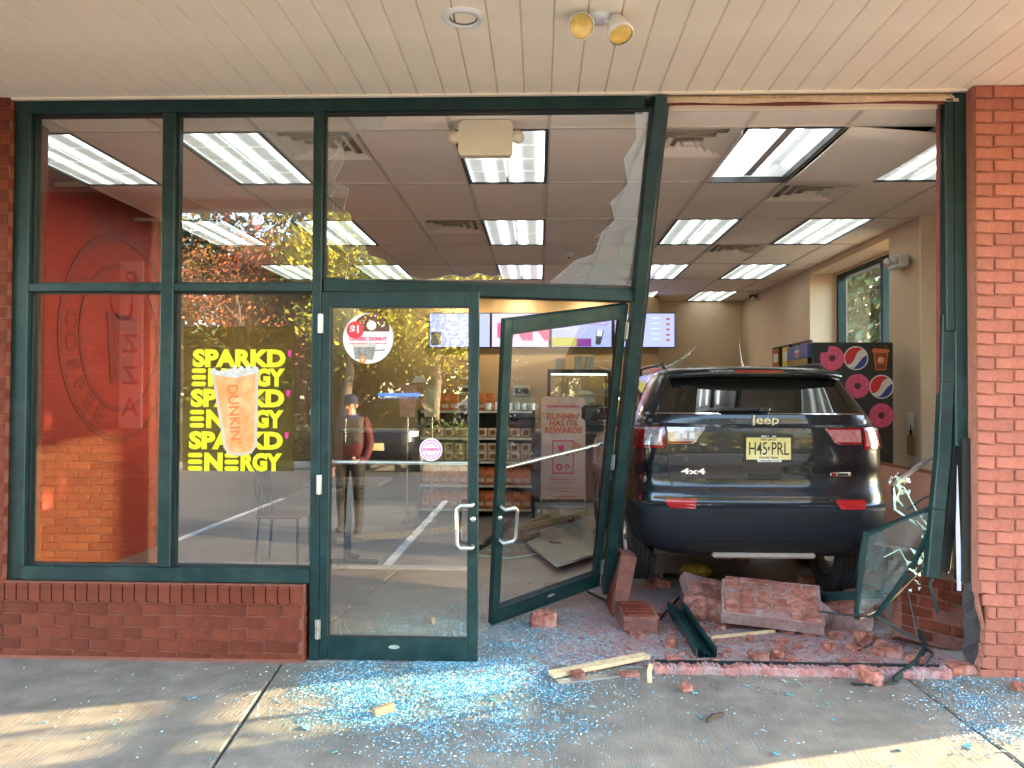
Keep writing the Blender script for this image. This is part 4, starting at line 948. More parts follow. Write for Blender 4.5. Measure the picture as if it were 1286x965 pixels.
# retail rack
rk=thing('retail_rack','black shelf unit stocked with orange coffee bags behind the doors','shelf unit',(0,0,0))
YRk=5.35; x0,x1=at(524,560,YRk).x,at(672,560,YRk).x
zs=[.12,.42,.72,1.02,1.36]
m=MB()
for x in (x0,(x0+x1)/2-.02,x1-.04): m.box(x,x+.04,YRk,YRk+.5,0,zs[-1])
m.box(x0,x1,YRk+.46,YRk+.5,0,zs[-1]); m.build('frame',BLACK,rk)
for z in zs:
    m=MB(); m.box(x0+.04,x1-.04,YRk+.01,YRk+.45,z-.03,z); m.build('shelf',BLACK,rk)
    m=MB(); m.box(x0+.04,x1-.04,YRk-.004,YRk+.008,z-.035,z-.005); m.build('price_strip',mat('pale_price_strip',(.62,.58,.5),.5,var=.2,scale=30),rk)
BAG=mat('orange_foil_bag',(.62,.17,.035),.35,var=.3,scale=14,objvar=.15); BAGL=mat('bag_label',(.70,.58,.50),.5,var=.2,scale=20); KBX=mat('tan_pod_box',(.52,.38,.24),.6,var=.25,scale=10,objvar=.15)
def bag():
    r=thing('coffee_bag','b','coffee bag'); m=MB()
    rows=[]
    for z,w_,d_ in ((0,.055,.035),(.02,.06,.04),(.12,.058,.036),(.185,.052,.02),(.215,.05,.006)):
        rows.append([Vector(p) for p in ((-w_,-d_,z),(0,-d_*1.15,z),(w_,-d_,z),(w_,d_,z),(0,d_*1.15,z),(-w_,d_,z))])
    m.grid(rows,False,closed=True); m.add(rows[-1],[tuple(range(6))]); m.build('pouch',BAG,r); m=MB(); m.box(-.04,.04,-.047,-.043,.03,.075); m.build('label_band',BAGL,r); return r
bg=bag(); first=True
for j,z in ((0,zs[0]),(1,zs[1]),(4,zs[4])):
    for i in range(12):
        x=x0+.11+i*(x1-x0-.22)/11
        if j==4 and i in (4,8,9,10,11): continue
        o=bg if first else copy_tree(bg); first=False; o.location=(x,YRk+.1,z); o.rotation_euler.z=random.uniform(-.1,.1)
        o['label']='orange coffee bag on the %s of the black shelf unit'%{0:'bottom shelf',1:'second shelf',4:'top'}[j]; o['group']='orange coffee bags'
def podbox():
    r=thing('pod_box','b','box'); m=MB(); m.cbox(-.065,.065,-.05,.05,0,.11,.004); m.build('carton',KBX,r); m=MB(); m.prism(disc(.034,16),.002,Matrix.Translation((0,-.05,.055))@Matrix.Rotation(PI/2,4,'X')); m.build('pod_picture',mat('brown_pod',(.20,.08,.03),.5,objvar=.4),r); m=MB(); m.box(-.05,.05,-.0515,-.0495,.088,.104); m.build('label_band',BAGL,r); return r
pb_=podbox(); first=True
for row in range(2):
    for i in range(10):
        x=x0+.12+i*(x1-x0-.24)/9
        o=pb_ if first else copy_tree(pb_); first=False; o.location=(x,YRk+.09,zs[2]+row*.112); o['label']='tan coffee pod box, %s of the stack on the middle shelf'%('lower row','upper row')[row]; o['group']='coffee pod boxes'
for i in range(10):
    x=x0+.12+i*(x1-x0-.24)/9; o=copy_tree(pb_); o.location=(x,YRk+.09,zs[3]); o['label']='tan coffee pod box on the shelf under the mugs'; o['group']='coffee pod boxes'
def mug():
    r=thing('mug','m','mug'); m=MB(); m.lathe([(0,0),(.036,0),(.04,.01),(.042,.09),(.038,.09),(.036,.012),(0,.012)],20); m.build('cup',WHITE,r); m=MB(); m.tube([(.04,0,.075),(.065,0,.07),(.07,0,.045),(.06,0,.02),(.04,0,.018)],.006,8); m.build('handle',WHITE,r); return r
mg=mug(); first=True
for i,u in enumerate((613,628,657,668)):
    p=at(u,512,YRk+.06); o=mg if first else copy_tree(mg); first=False; o.location=(p.x,YRk+.06,zs[4]); o['label']='white mug on top of the black shelf unit'; o['group']='white mugs'
# sign easel
sg=thing('floor_sign','pale pink floor sign about rewards on a wire stand behind the open door','sign',(at(707,645,5.6).x,5.6,0),R(-2))
a=at(680,498,5.6); b=at(735,627,5.6); W=(b.x-a.x); z0_,z1_=b.z,a.z; rr=.06
P=[(-W/2,z0_),(W/2,z0_)]+[(W/2-rr+rr*math.cos(R(t_)),z1_-rr+rr*math.sin(R(t_))) for t_ in range(0,91,15)]+[(-W/2+rr+rr*math.cos(R(t_)),z1_-rr+rr*math.sin(R(t_))) for t_ in range(90,181,15)]
m=MB(); m.prism(P,.012,Matrix.Rotation(PI/2,4,'X')); fixn(m.build('panel',mat('pale_pink_board',(.70,.50,.46),.5,var=.05),sg))
Yp=-.0135; TXo=mat('terracotta_print',(.62,.15,.06),.5,var=0)
text('heading','DUNKIN REWARDS',.048,MAG,sg,FM(0,Yp,z1_-.13),offset=.001)
text('lettering',"RUNNIN'\nHAS ITS\nREWARDS",.105,TXo,sg,FM(0,Yp,z1_-.35),offset=.004,line=.85)
zc=(z0_+z1_)/2-.12
m=MB(); M=Matrix.Translation((0,Yp,zc))@Matrix.Rotation(PI/2,4,'X')
for x0_,x1_,y0_,y1_ in ((-.14,.14,.20,.215),(-.14,.14,-.215,-.20),(-.14,-.125,-.2,.2),(.125,.14,-.2,.2)): m.box(x0_,x1_,y0_,y1_,0,.001,M=M)
m.build('phone_picture',PINK,sg)
for x_,z_,r_ in ((-.05,-.13,.045),(.05,-.12,.03),(.05,.05,.035)):
    m=MB(); ring(m,r_*.45,r_,.001,Matrix.Translation((x_,Yp,zc+z_))@Matrix.Rotation(PI/2,4,'X'),20); m.build('donut_picture',PINK,sg)
m=MB(); m.prism([(-.03,.06),(-.02,-.05),(.03,-.05),(.05,.06)],.001,Matrix.Translation((-.03,Yp,zc+.09))@Matrix.Rotation(R(-12),4,'Y')@Matrix.Rotation(PI/2,4,'X')); m.build('cup_picture',PINK,sg)
m=MB(); m.prism(disc(.07,24),.001,Matrix.Translation((.17,Yp-.001,zc+.12))@Matrix.Rotation(PI/2,4,'X')); m.build('coin_picture',mat('peach_print',(.72,.32,.2),.5),sg)
for k in range(6): scribble('small_lettering',sg,0,Yp,zc-.29-.04*k-.03*(k//2),.33-.05*(k%2),.016,TXo,k)
m=MB()
for s in (-1,1): m.tube([(s*W/2,.0,z0_+.05),(s*W/2,-.02,0)],.008,8); m.tube([(s*W/2,.01,z0_+.3),(s*W/2,.28,0)],.008,8)
m.tube([(-W/2,-.015,.12),(W/2,-.015,.12)],.007,8); m.build('wire_stand',ALU,sg)
# drinks cooler with printed side
ck=thing('drinks_cooler','black drinks cooler printed with donuts, globes and cups beside the car','cooler',(0,0,0))
YC=2.6; a=at(1020,430,YC); b=at(1122,430,YC); zt=a.z; CX0,CX1=a.x,b.x
m=MB(); m.cbox(CX0,CX1,YC,YC+.62,.08,zt,.012); m.build('cabinet',mat('black_cooler_side',(.018,.020,.022),.4,var=.1),ck)
m=MB(); m.box(CX0+.04,CX1-.04,YC+.03,YC+.58,0,.08); m.build('plinth',BLACK,ck)
m=MB(); m.box(CX0-.035,CX0-.001,YC+.02,YC+.60,.12,zt-.14); m.build('glass_door',PRIV,ck)
m=MB(); m.box(CX0-.035,CX0-.001,YC+.02,YC+.60,zt-.135,zt-.01); m.build('header_panel',mat('blue_header',(.03,.06,.25),.4),ck)
DP=mat('donut_pink',(.70,.10,.22),.5,var=.1,scale=20); DPD=mat('donut_dark',(.10,.02,.03),.5); BLU=mat('globe_blue',(.02,.05,.30),.45,var=0); RDD=mat('globe_red',(.60,.02,.03),.45,var=0)
def RX(x,y,z): return Matrix.Translation((x,y,z))@Matrix.Rotation(PI/2,4,'X')
def donutlogo(u,v,bite=False):
    p=at(u,v,YC); g=place('donut_print',None,ck,(p.x,YC,p.z)); r_=.108
    pts=[(math.cos(2*PI*k/36)*r_,math.sin(2*PI*k/36)*r_) for k in range(36)]
    if bite:
        bx,by,br=-.045*1.6,.085,.045
        pts=[((bx+(x-bx)/max(1e-6,math.hypot(x-bx,y-by))*br, by+(y-by)/max(1e-6,math.hypot(x-bx,y-by))*br) if math.hypot(x-bx,y-by)<br else (x,y)) for x,y in pts]
    m=MB(); m.prism(pts,.0012,RX(0,0,0)); m.build('donut_icing',DP,g)
    m=MB(); m.prism(disc(.03,20),.0022,RX(0,0,0)); m.build('donut_hole',DPD,g)
    m=MB(); random.seed(int(u))
    for k in range(30):
        an=2*PI*k*.618; rr_=.045+.052*((k*7)%10)/10; an2=an+.8+.6*((k*3)%5)/5
        if bite and math.cos(an)*rr_<-.03 and math.sin(an)*rr_>.035: continue
        c_=Vector((math.cos(an)*rr_,-.0016,math.sin(an)*rr_)); dd=Vector((math.cos(an2),0,math.sin(an2)))*.010; m.beam(c_-dd,c_+dd,.0065,.001,(0,1,0))
    m.build('sprinkles',DPD,g)
def globe(u,v):
    p=at(u,v,YC); g=place('globe_print',None,ck,(p.x,YC,p.z)); r_=.108
    m=MB(); m.prism(disc(r_,40),.001,RX(0,0,0)); m.build('globe_rim',WPR,g); r2=.097
    # red upper-left, blue lower-right with a white wave between (circle segments rotated)
    M=RX(0,0,0)@Matrix.Rotation(R(38),4,'Z')
    A=[(math.cos(R(t_))*r2,math.sin(R(t_))*r2) for t_ in range(5,186,7)]; wv=[(x,.012+.022*math.sin(x/r2*2.6)) for x in [(-1+2*k/14)*r2*.97 for k in range(15)]]
    m=MB(); m.prism(A+wv,.0022,M); fixn(m.build('globe_red',RDD,g))
    A=[(math.cos(R(t_))*r2,math.sin(R(t_))*r2) for t_ in range(200,341,7)]; wv=[(x,-.045+.012*math.sin(x/r2*2.4)) for x in [(1-2*k/14)*r2*.86 for k in range(15)]]
    m=MB(); m.prism(A+wv,.0022,M); fixn(m.build('globe_blue',BLU,g))
def cuplogo(u,v):
    p=at(u,v,YC); g=place('cup_print',None,ck,(p.x,YC,p.z)); OC=mat('cup_brown',(.20,.05,.02),.5); OR=mat('cup_orange',(.62,.16,.05),.5)
    m=MB(); m.prism([(-.065,.06),(-.045,-.10),(.045,-.10),(.065,.06)],.0012,RX(0,0,0)); m.build('cup_outline',OR,g)
    m=MB(); m.prism([(-.054,.052),(-.037,-.092),(.037,-.092),(.054,.052)],.0022,RX(0,0,0)); m.build('cup_body',OC,g)
    m=MB(); m.prism([(-.078,.06),(.078,.06),(.07,.085),(-.06,.095),(-.07,.085)],.0026,RX(0,0,0)); m.box(.045,.05,-.002,0,.095,.12); m.build('cup_lid',OR,g)
    m=MB(); m.prism(disc(.036,20),.003,RX(0,0,-.012)); m.build('cup_disc',OR,g); text('letter','D',.05,WPR,g,FM(0,-.0035,-.012),offset=.002)
donutlogo(1045,450,True); globe(1075,450); cuplogo(1106,451); donutlogo(1077,485); globe(1107,486); donutlogo(1107,522)
m=MB(); 
g=place('globe_print',None,ck,(CX0-.036,YC+.3,zt-.07)); m.prism(disc(.055,24),.001,Matrix.Rotation(-PI/2,4,'Y')@Matrix.Rotation(PI/2,4,'Z')); m.build('globe_rim',WPR,g); m=MB(); m.prism([(x,max(y,.005)) for x,y in disc(.048,24)],.002,Matrix.Rotation(-PI/2,4,'Y')@Matrix.Rotation(PI/2,4,'Z')); m.build('globe_red',RDD,g); m=MB(); m.prism([(x,min(y,-.02)) for x,y in disc(.048,24)],.002,Matrix.Rotation(-PI/2,4,'Y')@Matrix.Rotation(PI/2,4,'Z')); m.build('globe_blue',BLU,g)
# posters along the right wall
for i,(y,c_,lb) in enumerate(((6.9,(.45,.12,.04),'rust coloured'),(6.45,(.75,.55,.05),'yellow'),(6.0,(.06,.05,.05),'black'),(5.66,(.80,.12,.2),'pink and white'))):
    r=thing('wall_poster','%s framed poster on the tan wall above the car roof'%lb,'poster',(3.42,y,1.75))
    m=MB(); m.box(0,.035,-.17,.17,0,.52); m.build('frame',BLACK,r); m=MB(); m.box(-.004,0,-.14,.14,.03,.49); m.build('print',mat('poster_%d'%i,c_,.5,var=.35,scale=9),r)
    m=MB(); m.box(-.006,-.003,-.10,.10,.30,.42); m.build('headline',WPR,r)
pbx=thing('poster_shelf','dark ledge with frames running along the tan wall','shelf',(0,0,0)); m=MB(); m.box(3.30,3.45,5.65,8.2,1.60,1.72); m.build('ledge',BLACK,pbx)
# security camera, wall lights, switch
sc_=thing('security_camera','small dome security camera under the ceiling by the tan wall','camera',(at(945,352,8.0).x,8.0,H-.01)); m=MB(); m.lathe([(.0,-.09),(.03,-.08),(.05,-.05),(.055,-.0)],16); m.build('dome',BLACK,sc_); m=MB(); m.lathe([(.07,-.02),(.07,.01)],16); m.build('base_ring',WHITE,sc_); m=MB(); m.tube([(0,-.02,-.06),(-.02,-.12,-.10)],.03,10); m.build('barrel',WHITE,sc_)
p=at(712,309,5.2); s5=thing('security_camera','small round security camera on the ceiling behind the transom','camera',(p.x,4.5,H-.008)); m=MB(); m.lathe([(0,-.05),(.03,-.045),(.045,-.015),(.05,0)],16); m.build('dome',WHITE,s5); m=MB(); m.lathe([(0,-.062),(.014,-.058),(.018,-.045)],12); m.build('lens',BLACK,s5)
p=at(1123,325,2.74); el=thing('emergency_light','small white emergency light high on the tan pilaster','light',(3.44,3.0,p.z))
m=MB(); m.cbox(-.10,.0,-.12,.12,-.05,.07,.012); m.build('box',WHITE,el)
for s in (-.07,.07): m=MB(); m.lathe([(0,-.01),(.04,0),(.045,.02),(.02,.05)],16,Matrix.Translation((-.11,s,.02))@Matrix.Rotation(-PI/2,4,'Y')); m.build('lamp_head',WHITE,el)
swp=thing('wall_switch','white wall switch on the tan pilaster beside the cooler','switch',(3.452,2.88,at(1141,530,2.8).z)); m=MB(); m.cbox(-.012,.0,-.05,.05,-.08,.08,.003); m.build('plate',WHITE,swp); m=MB(); m.box(-.018,-.011,-.015,.015,-.03,.03); m.build('rocker',WPR,swp)
q=thing('wall_notice','brown wooden notice hanging below the white wall switch','notice',(3.452,2.88,at(1141,560,2.8).z)); m=MB(); m.cbox(-.02,.0,-.06,.06,-.09,.09,.004); m.build('board',mat('brown_notice',(.30,.15,.06),.6,var=.2),q); m=MB(); m.tube([(-.01,0,.09),(-.005,0,.2)],.012,8); m.build('bottle_hook',BLACK,q)
# exit light behind transom (seen from behind)
e_=at(610,175,.24); ex=thing('exit_light','beige exit light box with two round lamps hanging behind the transom','exit sign',(e_.x,.24,e_.z))
m=MB(); P=[(-.165,-.08),(-.15,-.108),(.15,-.108),(.165,-.08),(.165,.085),(.14,.108),(-.14,.108),(-.165,.085)]; m.prism(P,.06,Matrix.Translation((0,.03,0))@Matrix.Rotation(PI/2,4,'X')); fixn(m.build('box',CREAM,ex))
for s in (-1,1): m=MB(); m.lathe([(0,-.045),(.028,-.036),(.04,-.005),(.036,.03),(.015,.045),(0,.047)],16,Matrix.Translation((s*.195,.0,.01))@Matrix.Rotation(PI/2,4,'X')); m.tube([(s*.15,0,.02),(s*.19,0,.01)],.015,8); m.build('lamp_head',CREAM,ex)
m=MB(); m.cbox(-.075,.075,-.035,.035,.112,.135,.006); m.build('canopy_mount',CREAM,ex)
# tables and chairs behind the windows
def table(x,y,lab):
    r=thing('cafe_table',lab,'table',(x,y,0)); m=MB(); m.cbox(-.35,.35,-.35,.35,.72,.75,.01); m.build('top',mat('dark_table_top',(.07,.045,.03),.4,var=.15),r); m=MB(); m.tube([(0,0,.02),(0,0,.72)],.035,12); m.build('pedestal',BLACK,r); m=MB(); m.box(-.28,.28,-.04,.04,0,.03); m.box(-.04,.04,-.28,.28,0,.029); m.build('foot',BLACK,r); return r
CHM=mat('dark_chair_metal',(.03,.028,.026),.4,metal=.5); 
def chair(x,y,rz,lab):
    r=thing('cafe_chair',lab,'chair',(x,y,0),rz,'cafe chairs behind the windows'); m=MB(); m.cbox(-.2,.2,-.2,.2,.44,.47,.012); m.build('seat',mat('brown_seat',(.16,.07,.03),.5,var=.2),r)
    for sx in (-1,1):
        m=MB(); m.tube([(sx*.18,-.18,0),(sx*.17,-.17,.45)],.012,8); m.build('leg',CHM,r); m=MB(); m.tube([(sx*.18,.2,0),(sx*.17,.17,.45)],.012,8); m.build('leg',CHM,r)
    P=[(-.17,.17,.45),(-.175,.20,.70),(-.15,.215,.80),(-.08,.22,.845),(.08,.22,.845),(.15,.215,.80),(.175,.20,.70),(.17,.17,.45)]; m=MB(); m.tube(P,.013,8); m.build('back_hoop',CHM,r)
    for xx in (-.08,0,.08): m=MB(); m.tube([(xx,.18,.46),(xx,.22,.84)],.008,6); m.build('back_spindle',CHM,r)
    return r
table(-1.75,2.6,'small square cafe table standing back from the poster window'); chair(-2.3,2.5,PI/2,'dark metal cafe chair drawn up to the square cafe table')
tb=thing('tipped_table','round cornered tan table tipped on edge beside the car','table',(2.75,1.75,.0)); m=MB(); m.cbox(-.30,.30,-.015,.015,.35,1.0,.04,M=Matrix.Rotation(R(10),4,'Y')); m.build('top',mat('terracotta_top',(.34,.15,.09),.45,var=.1),tb); m=MB(); m.tube([(0,.02,.6),(.0,.35,.1)],.03,10); m.build('pedestal',BLACK,tb)
m=MB(); m.tube([(.31,-.02,.4),(.37,-.02,1.0),(.30,-.02,1.03)],.008,8); m.build('edge_band',CREAM,tb)
# machines and clutter on the service counter
STL=mat('brushed_steel',(.42,.42,.41),.3,metal=.85,var=.1)
for u,lb in ((785,'steel coffee brewer on the counter beside the pastry case'),(655,'steel coffee brewer on the counter behind the shelf unit'),(590,'steel coffee brewer on the counter behind the closed door stile')):
    r=thing('coffee_brewer',lb,'coffee machine',(at(u,500,7.1).x,7.1,1.04)); m=MB(); m.cbox(-.14,.14,.0,.3,0,.05,.01); m.cbox(-.14,.14,.18,.3,.05,.5,.01); m.cbox(-.14,.14,-.02,.3,.5,.66,.015); m.build('body',STL,r)
    m=MB(); m.lathe([(0,.055),(.07,.055),(.085,.12),(.06,.22),(.05,.23)],20,Matrix.Translation((0,.08,0))); m.build('carafe',BLACK,r); m=MB(); m.box(-.10,.10,-.024,-.02,.54,.62); m.build('control_panel',BLACK,r)
for u,n_ in ((612,3),(640,2),(772,3)):
    for k in range(n_):
        r=thing('cup_stack','tall stack of white paper cups on the counter below the menu screens','cups',(at(u,500,6.95).x+.11*k,6.95,1.04),0,'paper cup stacks'); m=MB(); m.lathe([(.03,0),(.04,.12),(.043,.125),(.04,.14),(.043,.145),(.04,.16),(.044,.40),(.044,.41),(.0,.41)],16); m.build('cups',WHITE,r)
rg=thing('cash_register','black touch screen till on the counter near the donut rack','till',(at(745,540,6.9).x,6.92,1.04)); m=MB(); m.cbox(-.16,.16,0,.3,0,.09,.01); m.build('drawer',BLACK,rg); m=MB(); m.cbox(-.17,.17,.05,.08,.12,.40,.01,M=Matrix.Rotation(R(-15),4,'X')); m.build('screen',BLACK,rg)
# red wall emblem
em=thing('wall_emblem','large tone on tone coffee emblem painted on the red wall','emblem',(-3.876,2.6,2.05)); RM=Matrix.Rotation(PI/2,4,'Z')@Matrix.Rotation(PI/2,4,'X')
for r0,r1 in ((.90,.96),(.64,.68)): m=MB(); ring(m,r0,r1,.003,RM,64); m.build('emblem_ring',REDD,em)
for i,chh in enumerate('COFFEE'):
    a=R(172+i*14); text('letter',chh,.22,REDD,em,RM@Matrix.Translation((math.cos(a)*.785,math.sin(a)*.785,.001))@Matrix.Rotation(a+PI/2,4,'Z'),offset=.008)
m=MB(); m.prism([(-.26,.22),(-.18,-.42),(.18,-.42),(.26,.22)],.003,RM); m.build('cup_shape',REDD,em); m=MB(); ring(m,.10,.13,.004,RM@Matrix.Translation((0,-.05,0)),32); ring(m,.17,.20,.003,RM@Matrix.Translation((.0,.36,0)),32); m.build('cup_mark',REDW,em)
# twin drink posters near the closed door
dp_=thing('drink_poster_stand','stand with two pale drink posters seen through the closed door','sign',(at(527,540,5.0).x,5.0,0))
for s,c_ in ((-1,(.62,.38,.30)),(1,(.55,.50,.30))):
    m=MB(); m.prism([(-.09,0),(.09,0),(.11,.38),(-.11,.38)],.01,Matrix.Translation((s*.15,0,1.28))@Matrix.Rotation(PI/2,4,'X')); m.build('poster',mat('drink_poster%d'%s,c_,.5,var=.3,scale=8),dp_)
m=MB(); m.prism([(-.10,0),(.10,0),(.05,.08),(-.05,.08)],.01,Matrix.Translation((0,0,1.70))@Matrix.Rotation(PI/2,4,'X')); m.build('header',WHITE,dp_)
m=MB()
for s in (-1,1): m.tube([(s*.15,.01,0),(s*.15,.01,1.3)],.01,8)
m.box(-.2,.2,-.15,.15,0,.012); m.build('stand',ALU,dp_)
# exterior soffit fixtures
dl=gz(582,22,3.262); r=thing('recessed_downlight','round recessed downlight in the white soffit','downlight',(dl.x,dl.y,3.262)); m=MB(); m.lathe([(.062,.03),(.066,-.012),(.085,-.014),(.096,-.006),(.098,.002)],40); m.build('trim_ring',WHITE,r); m=MB(); m.lathe([(.0,.006),(.055,.006),(.064,-.006)],32); m.build('baffle',mat('dark_baffle',(.12,.11,.10),.6),r)
fp=gz(752,22,3.262); r=thing('twin_floodlight','twin head white floodlight mounted on the soffit','floodlight',(fp.x,fp.y,3.262))
m=MB(); m.lathe([(0,-.022),(.045,-.020),(.056,-.008),(.058,0)],28); m.build('base_plate',WHITE,r)
AMB=mat('amber_lens',(.72,.48,.12),.15,var=.25,scale=18,coat=.5)
for s,rx,rz in ((-1,68,20),(1,25,35)):
    hd2=place('lamp_head',None,r,(s*.085,-.02*0-.035,-.062)); hd2.rotation_euler=(R(-rx) if s<0 else R(-25),R(0 if s<0 else -12),0)
    m=MB(); m.lathe([(0,.065),(.03,.063),(.036,.03),(.045,.01),(.056,-.03),(.060,-.05),(.054,-.054)],28); m.build('housing',WHITE,hd2)
    m=MB(); m.lathe([(0,-.058),(.03,-.056),(.053,-.048)],28); m.build('lens',AMB,hd2)
    m=MB(); m.tube([(s*.03,-.01,-.02),(s*.055,-.02,-.04),(s*.075,-.03,-.05)],.014,10); m.build('arm',WHITE,r)
# ================================================================ wreckage
BRK=mat('broken_brick',(.31,.105,.073),.9,var=.38,scale=24,objvar=.2,c2=(.36,.175,.135),c2s=11,bump=1.0,bscale=38,spec=.15)
BRKD=mat('dark_broken_brick',(.20,.075,.055),.85,var=.28,scale=18,bump=.8,bscale=60)
DUST=mat('pink_brick_dust',(.36,.24,.215),.95,var=.25,scale=30,c2=(.30,.16,.14),c2s=6,bump=.8,bscale=150)
def chunkmesh(seed,lx,ly,lz,cut=.36,n=4,mt=None):
    bm=bmesh.new(); bmesh.ops.create_cube(bm,size=1); rnd=random.Random(seed)
    bmesh.ops.scale(bm,vec=(lx,ly,lz),verts=bm.verts[:])
    for i in range(n+2):
        d_=Vector((rnd.uniform(-1,1),rnd.uniform(-1,1),rnd.uniform(-.6,1))).normalized()
        ext=max(v.co.dot(d_) for v in bm.verts); g=bmesh.ops.bisect_plane(bm,geom=bm.verts[:]+bm.edges[:]+bm.faces[:],plane_co=d_*ext*(1-cut*rnd.uniform(.3,1)),plane_no=d_,clear_outer=True)
        ed=[e for e in g['geom_cut'] if isinstance(e,bmesh.types.BMEdge)]
        if ed: bmesh.ops.edgeloop_fill(bm,edges=ed)
    bmesh.ops.subdivide_edges(bm,edges=bm.edges[:],cuts=1)
    for v in bm.verts: v.co+=Vector((rnd.uniform(-1,1),rnd.uniform(-1,1),rnd.uniform(-1,1)))*.085*min(lx,ly,lz)
    bmesh.ops.triangulate(bm,faces=bm.faces[:]); bmesh.ops.recalc_face_normals(bm,faces=bm.faces[:])
    zmin=min(v.co.z for v in bm.verts)
    for v in bm.verts: v.co.z-=zmin
    me=bpy.data.meshes.new('brick_chunk'); bm.to_mesh(me); bm.free(); me.materials.append(mt or BRK); return me
def chunk(u,v,lx,ly,lz,rz,seed,label,z=0,rot=(0,0)):
    p=gz(u,v,z); o=place('brick_chunk',chunkmesh(seed,lx,ly,lz),None,(p.x,p.y,z-.004),(R(rot[0]),R(rot[1]),R(rz))); tag(o,label,'rubble','broken brick rubble'); return o
chunk(683,786,.17,.11,.09,8,1,'lone brick chunk lying below the open door')
chunk(893,777,.36,.18,.14,-8,2,'rounded pink brick block beside the dark metal channel')
chunk(1083,812,.09,.08,.09,20,3,'upright half brick near the bent frame')
chunk(1113,824,.16,.09,.06,-12,4,'flat wedge of brick near the bent frame')
chunk(1091,857,.08,.15,.07,6,5,'grey faced brick piece on the edge of the ledge')
chunk(1205,845,.17,.10,.05,14,6,'flat brick piece at the foot of the brick pier')
chunk(862,868,.05,.05,.035,10,7,'small orange brick crumb on the concrete beyond the ledge')
chunk(726,851,.07,.06,.035,30,8,'small brick crumb beside the pale plank')
chunk(790,850,.10,.04,.03,12,9,'flat brick splinter beside the short stake')
chunk(1283,868,.08,.06,.04,0,10,'small brick crumb on the glass litter by the pier')
chunk(1040,817,.08,.06,.05,40,11,'dusty brick crumb on the ledge behind the bent frame')
chunk(950,830,.12,.07,.05,15,12,'dusty brick crumb at the inner edge of the ledge'); chunk(975,826,.10,.06,.05,60,13,'pointed brick crumb on the dusty floor')
chunk(905,790,.06,.05,.03,0,14,'small brick crumb behind the pine sliver')
chunk(1150,835,.10,.08,.05,50,15,'brick crumb between bent frame and pier'); chunk(1040,780,.24,.12,.10,4,16,'pink brick block under the second metal channel'); chunk(1090,772,.22,.12,.09,-14,17,'dark brick block beneath the right rear tyre')
chunk(820,690,.3,.2,.12,10,18,'brick chunk in the dark beside the left rear tyre',z=.0)
for i,(u,v) in enumerate(((700,690),(722,655),(1130,800),(1010,735),(880,720),(930,705))):
    chunk(u,v,.16,.10,.07,37*i,30+i,['brick chunk on the floor behind the open door','far brick chunk near the sign stand','brick chunk under the leaning glass','brick chunk in the shade under the suv','brick chunk under the middle of the suv','brick chunk far under the suv'][i])
rndc=random.Random(77)
for i in range(95):
    u=rndc.choice([rndc.gauss(960,90),rndc.gauss(1090,50),rndc.gauss(850,40)]); v=rndc.uniform(732,836)
    if not 765<u<1185: continue
    s=rndc.uniform(.018,.065)*(1 if v>770 else 1.4); chunk(u,v,s*rndc.uniform(1,1.7),s,s*rndc.uniform(.5,.9),rndc.uniform(0,180),200+i,'small jagged brick fragment strewn over the wrecked doorway floor',rot=(rndc.uniform(-15,15),rndc.uniform(-15,15)))
# slabs of brickwork: bricks as parts on a mortar bed
def bslab(label,p,rot,nx,nz,ragged=.2,seed=0,material=BRK,T=.10):
    r=thing('brickwork_slab',label,'rubble',p,0,'broken brick rubble'); r.rotation_euler=[R(a_) for a_ in rot]; rnd=random.Random(seed)
    L,Hh=.2035,.0685; W_=nx*L; D_=nz*Hh
    me=chunkmesh(seed+60,W_+.02,D_+.02,T,cut=.05,n=4,mt=DUST if material is BRK else BRKD); me.transform(Matrix.Translation((W_/2,D_/2,0))); place('rough_core',me,r)
    for j in range(nz):
        x=-(L/2 if j%2 else 0)
        while x<W_-.02:
            a_=max(x,0)+.004+rnd.uniform(0,.008); b_=min(x+L,W_)-.004-rnd.uniform(0,.008)
            edge=(j in (0,nz-1) or a_<.03 or b_>W_-.03)
            if b_-a_>.05 and not (edge and rnd.random()<ragged):
                q=MB(); q.cbox(a_,b_,j*Hh+.004,(j+1)*Hh-.004,T-.03,T+.017+rnd.uniform(-.004,.004),.006); q.build('brick',material,r)
            x+=L
    return r
bslab('wide slab of brickwork lying under the black suv',(1.20,.70,.05),(20,3,-13),3,6,seed=3,ragged=.15,T=.085)
chunk(985,783,.34,.20,.11,-10,4,'long rough block of broken masonry under the wide slab')
bslab('brick block wedged upright against the left rear tyre of the suv',(.61,1.0,.0),(0,-80,4),2,3,seed=5,material=BRICK)  # darker core colour carries the shade this block stands in
bslab('flat brick block that the left rear tyre stands on',(.56,.62,.0),(0,0,2),1,5,seed=6,material=BRICK)
bslab('large leaning slab of brickwork between the suv and the brick pier',(2.20,.50,.03),(66,12,-4),2,6,seed=7,material=BRICK)
bslab('dusty slab of brickwork near the right rear tyre',(1.78,.85,.0),(4,0,-22),2,5,seed=8)
bslab('small tilted slab of brickwork beside the wide slab under the suv',(1.72,.62,.02),(24,-12,30),1,4,seed=9,T=.08)
bslab('thin slab of brickwork propped behind the wide slab under the suv',(1.05,1.05,.04),(30,14,12),2,4,seed=10,T=.08)
# yellow insulation lump
p=gz(875,722,.05); o=place('insulation_lump',lump(.14,.09,.06,44,12).mesh('insulation_lump',mat('yellow_insulation',(.58,.48,.14),.9,var=.3,scale=30,bump=.6)),None,(p.x,p.y,.03)); tag(o,'torn lump of yellow insulation under the suv','insulation')
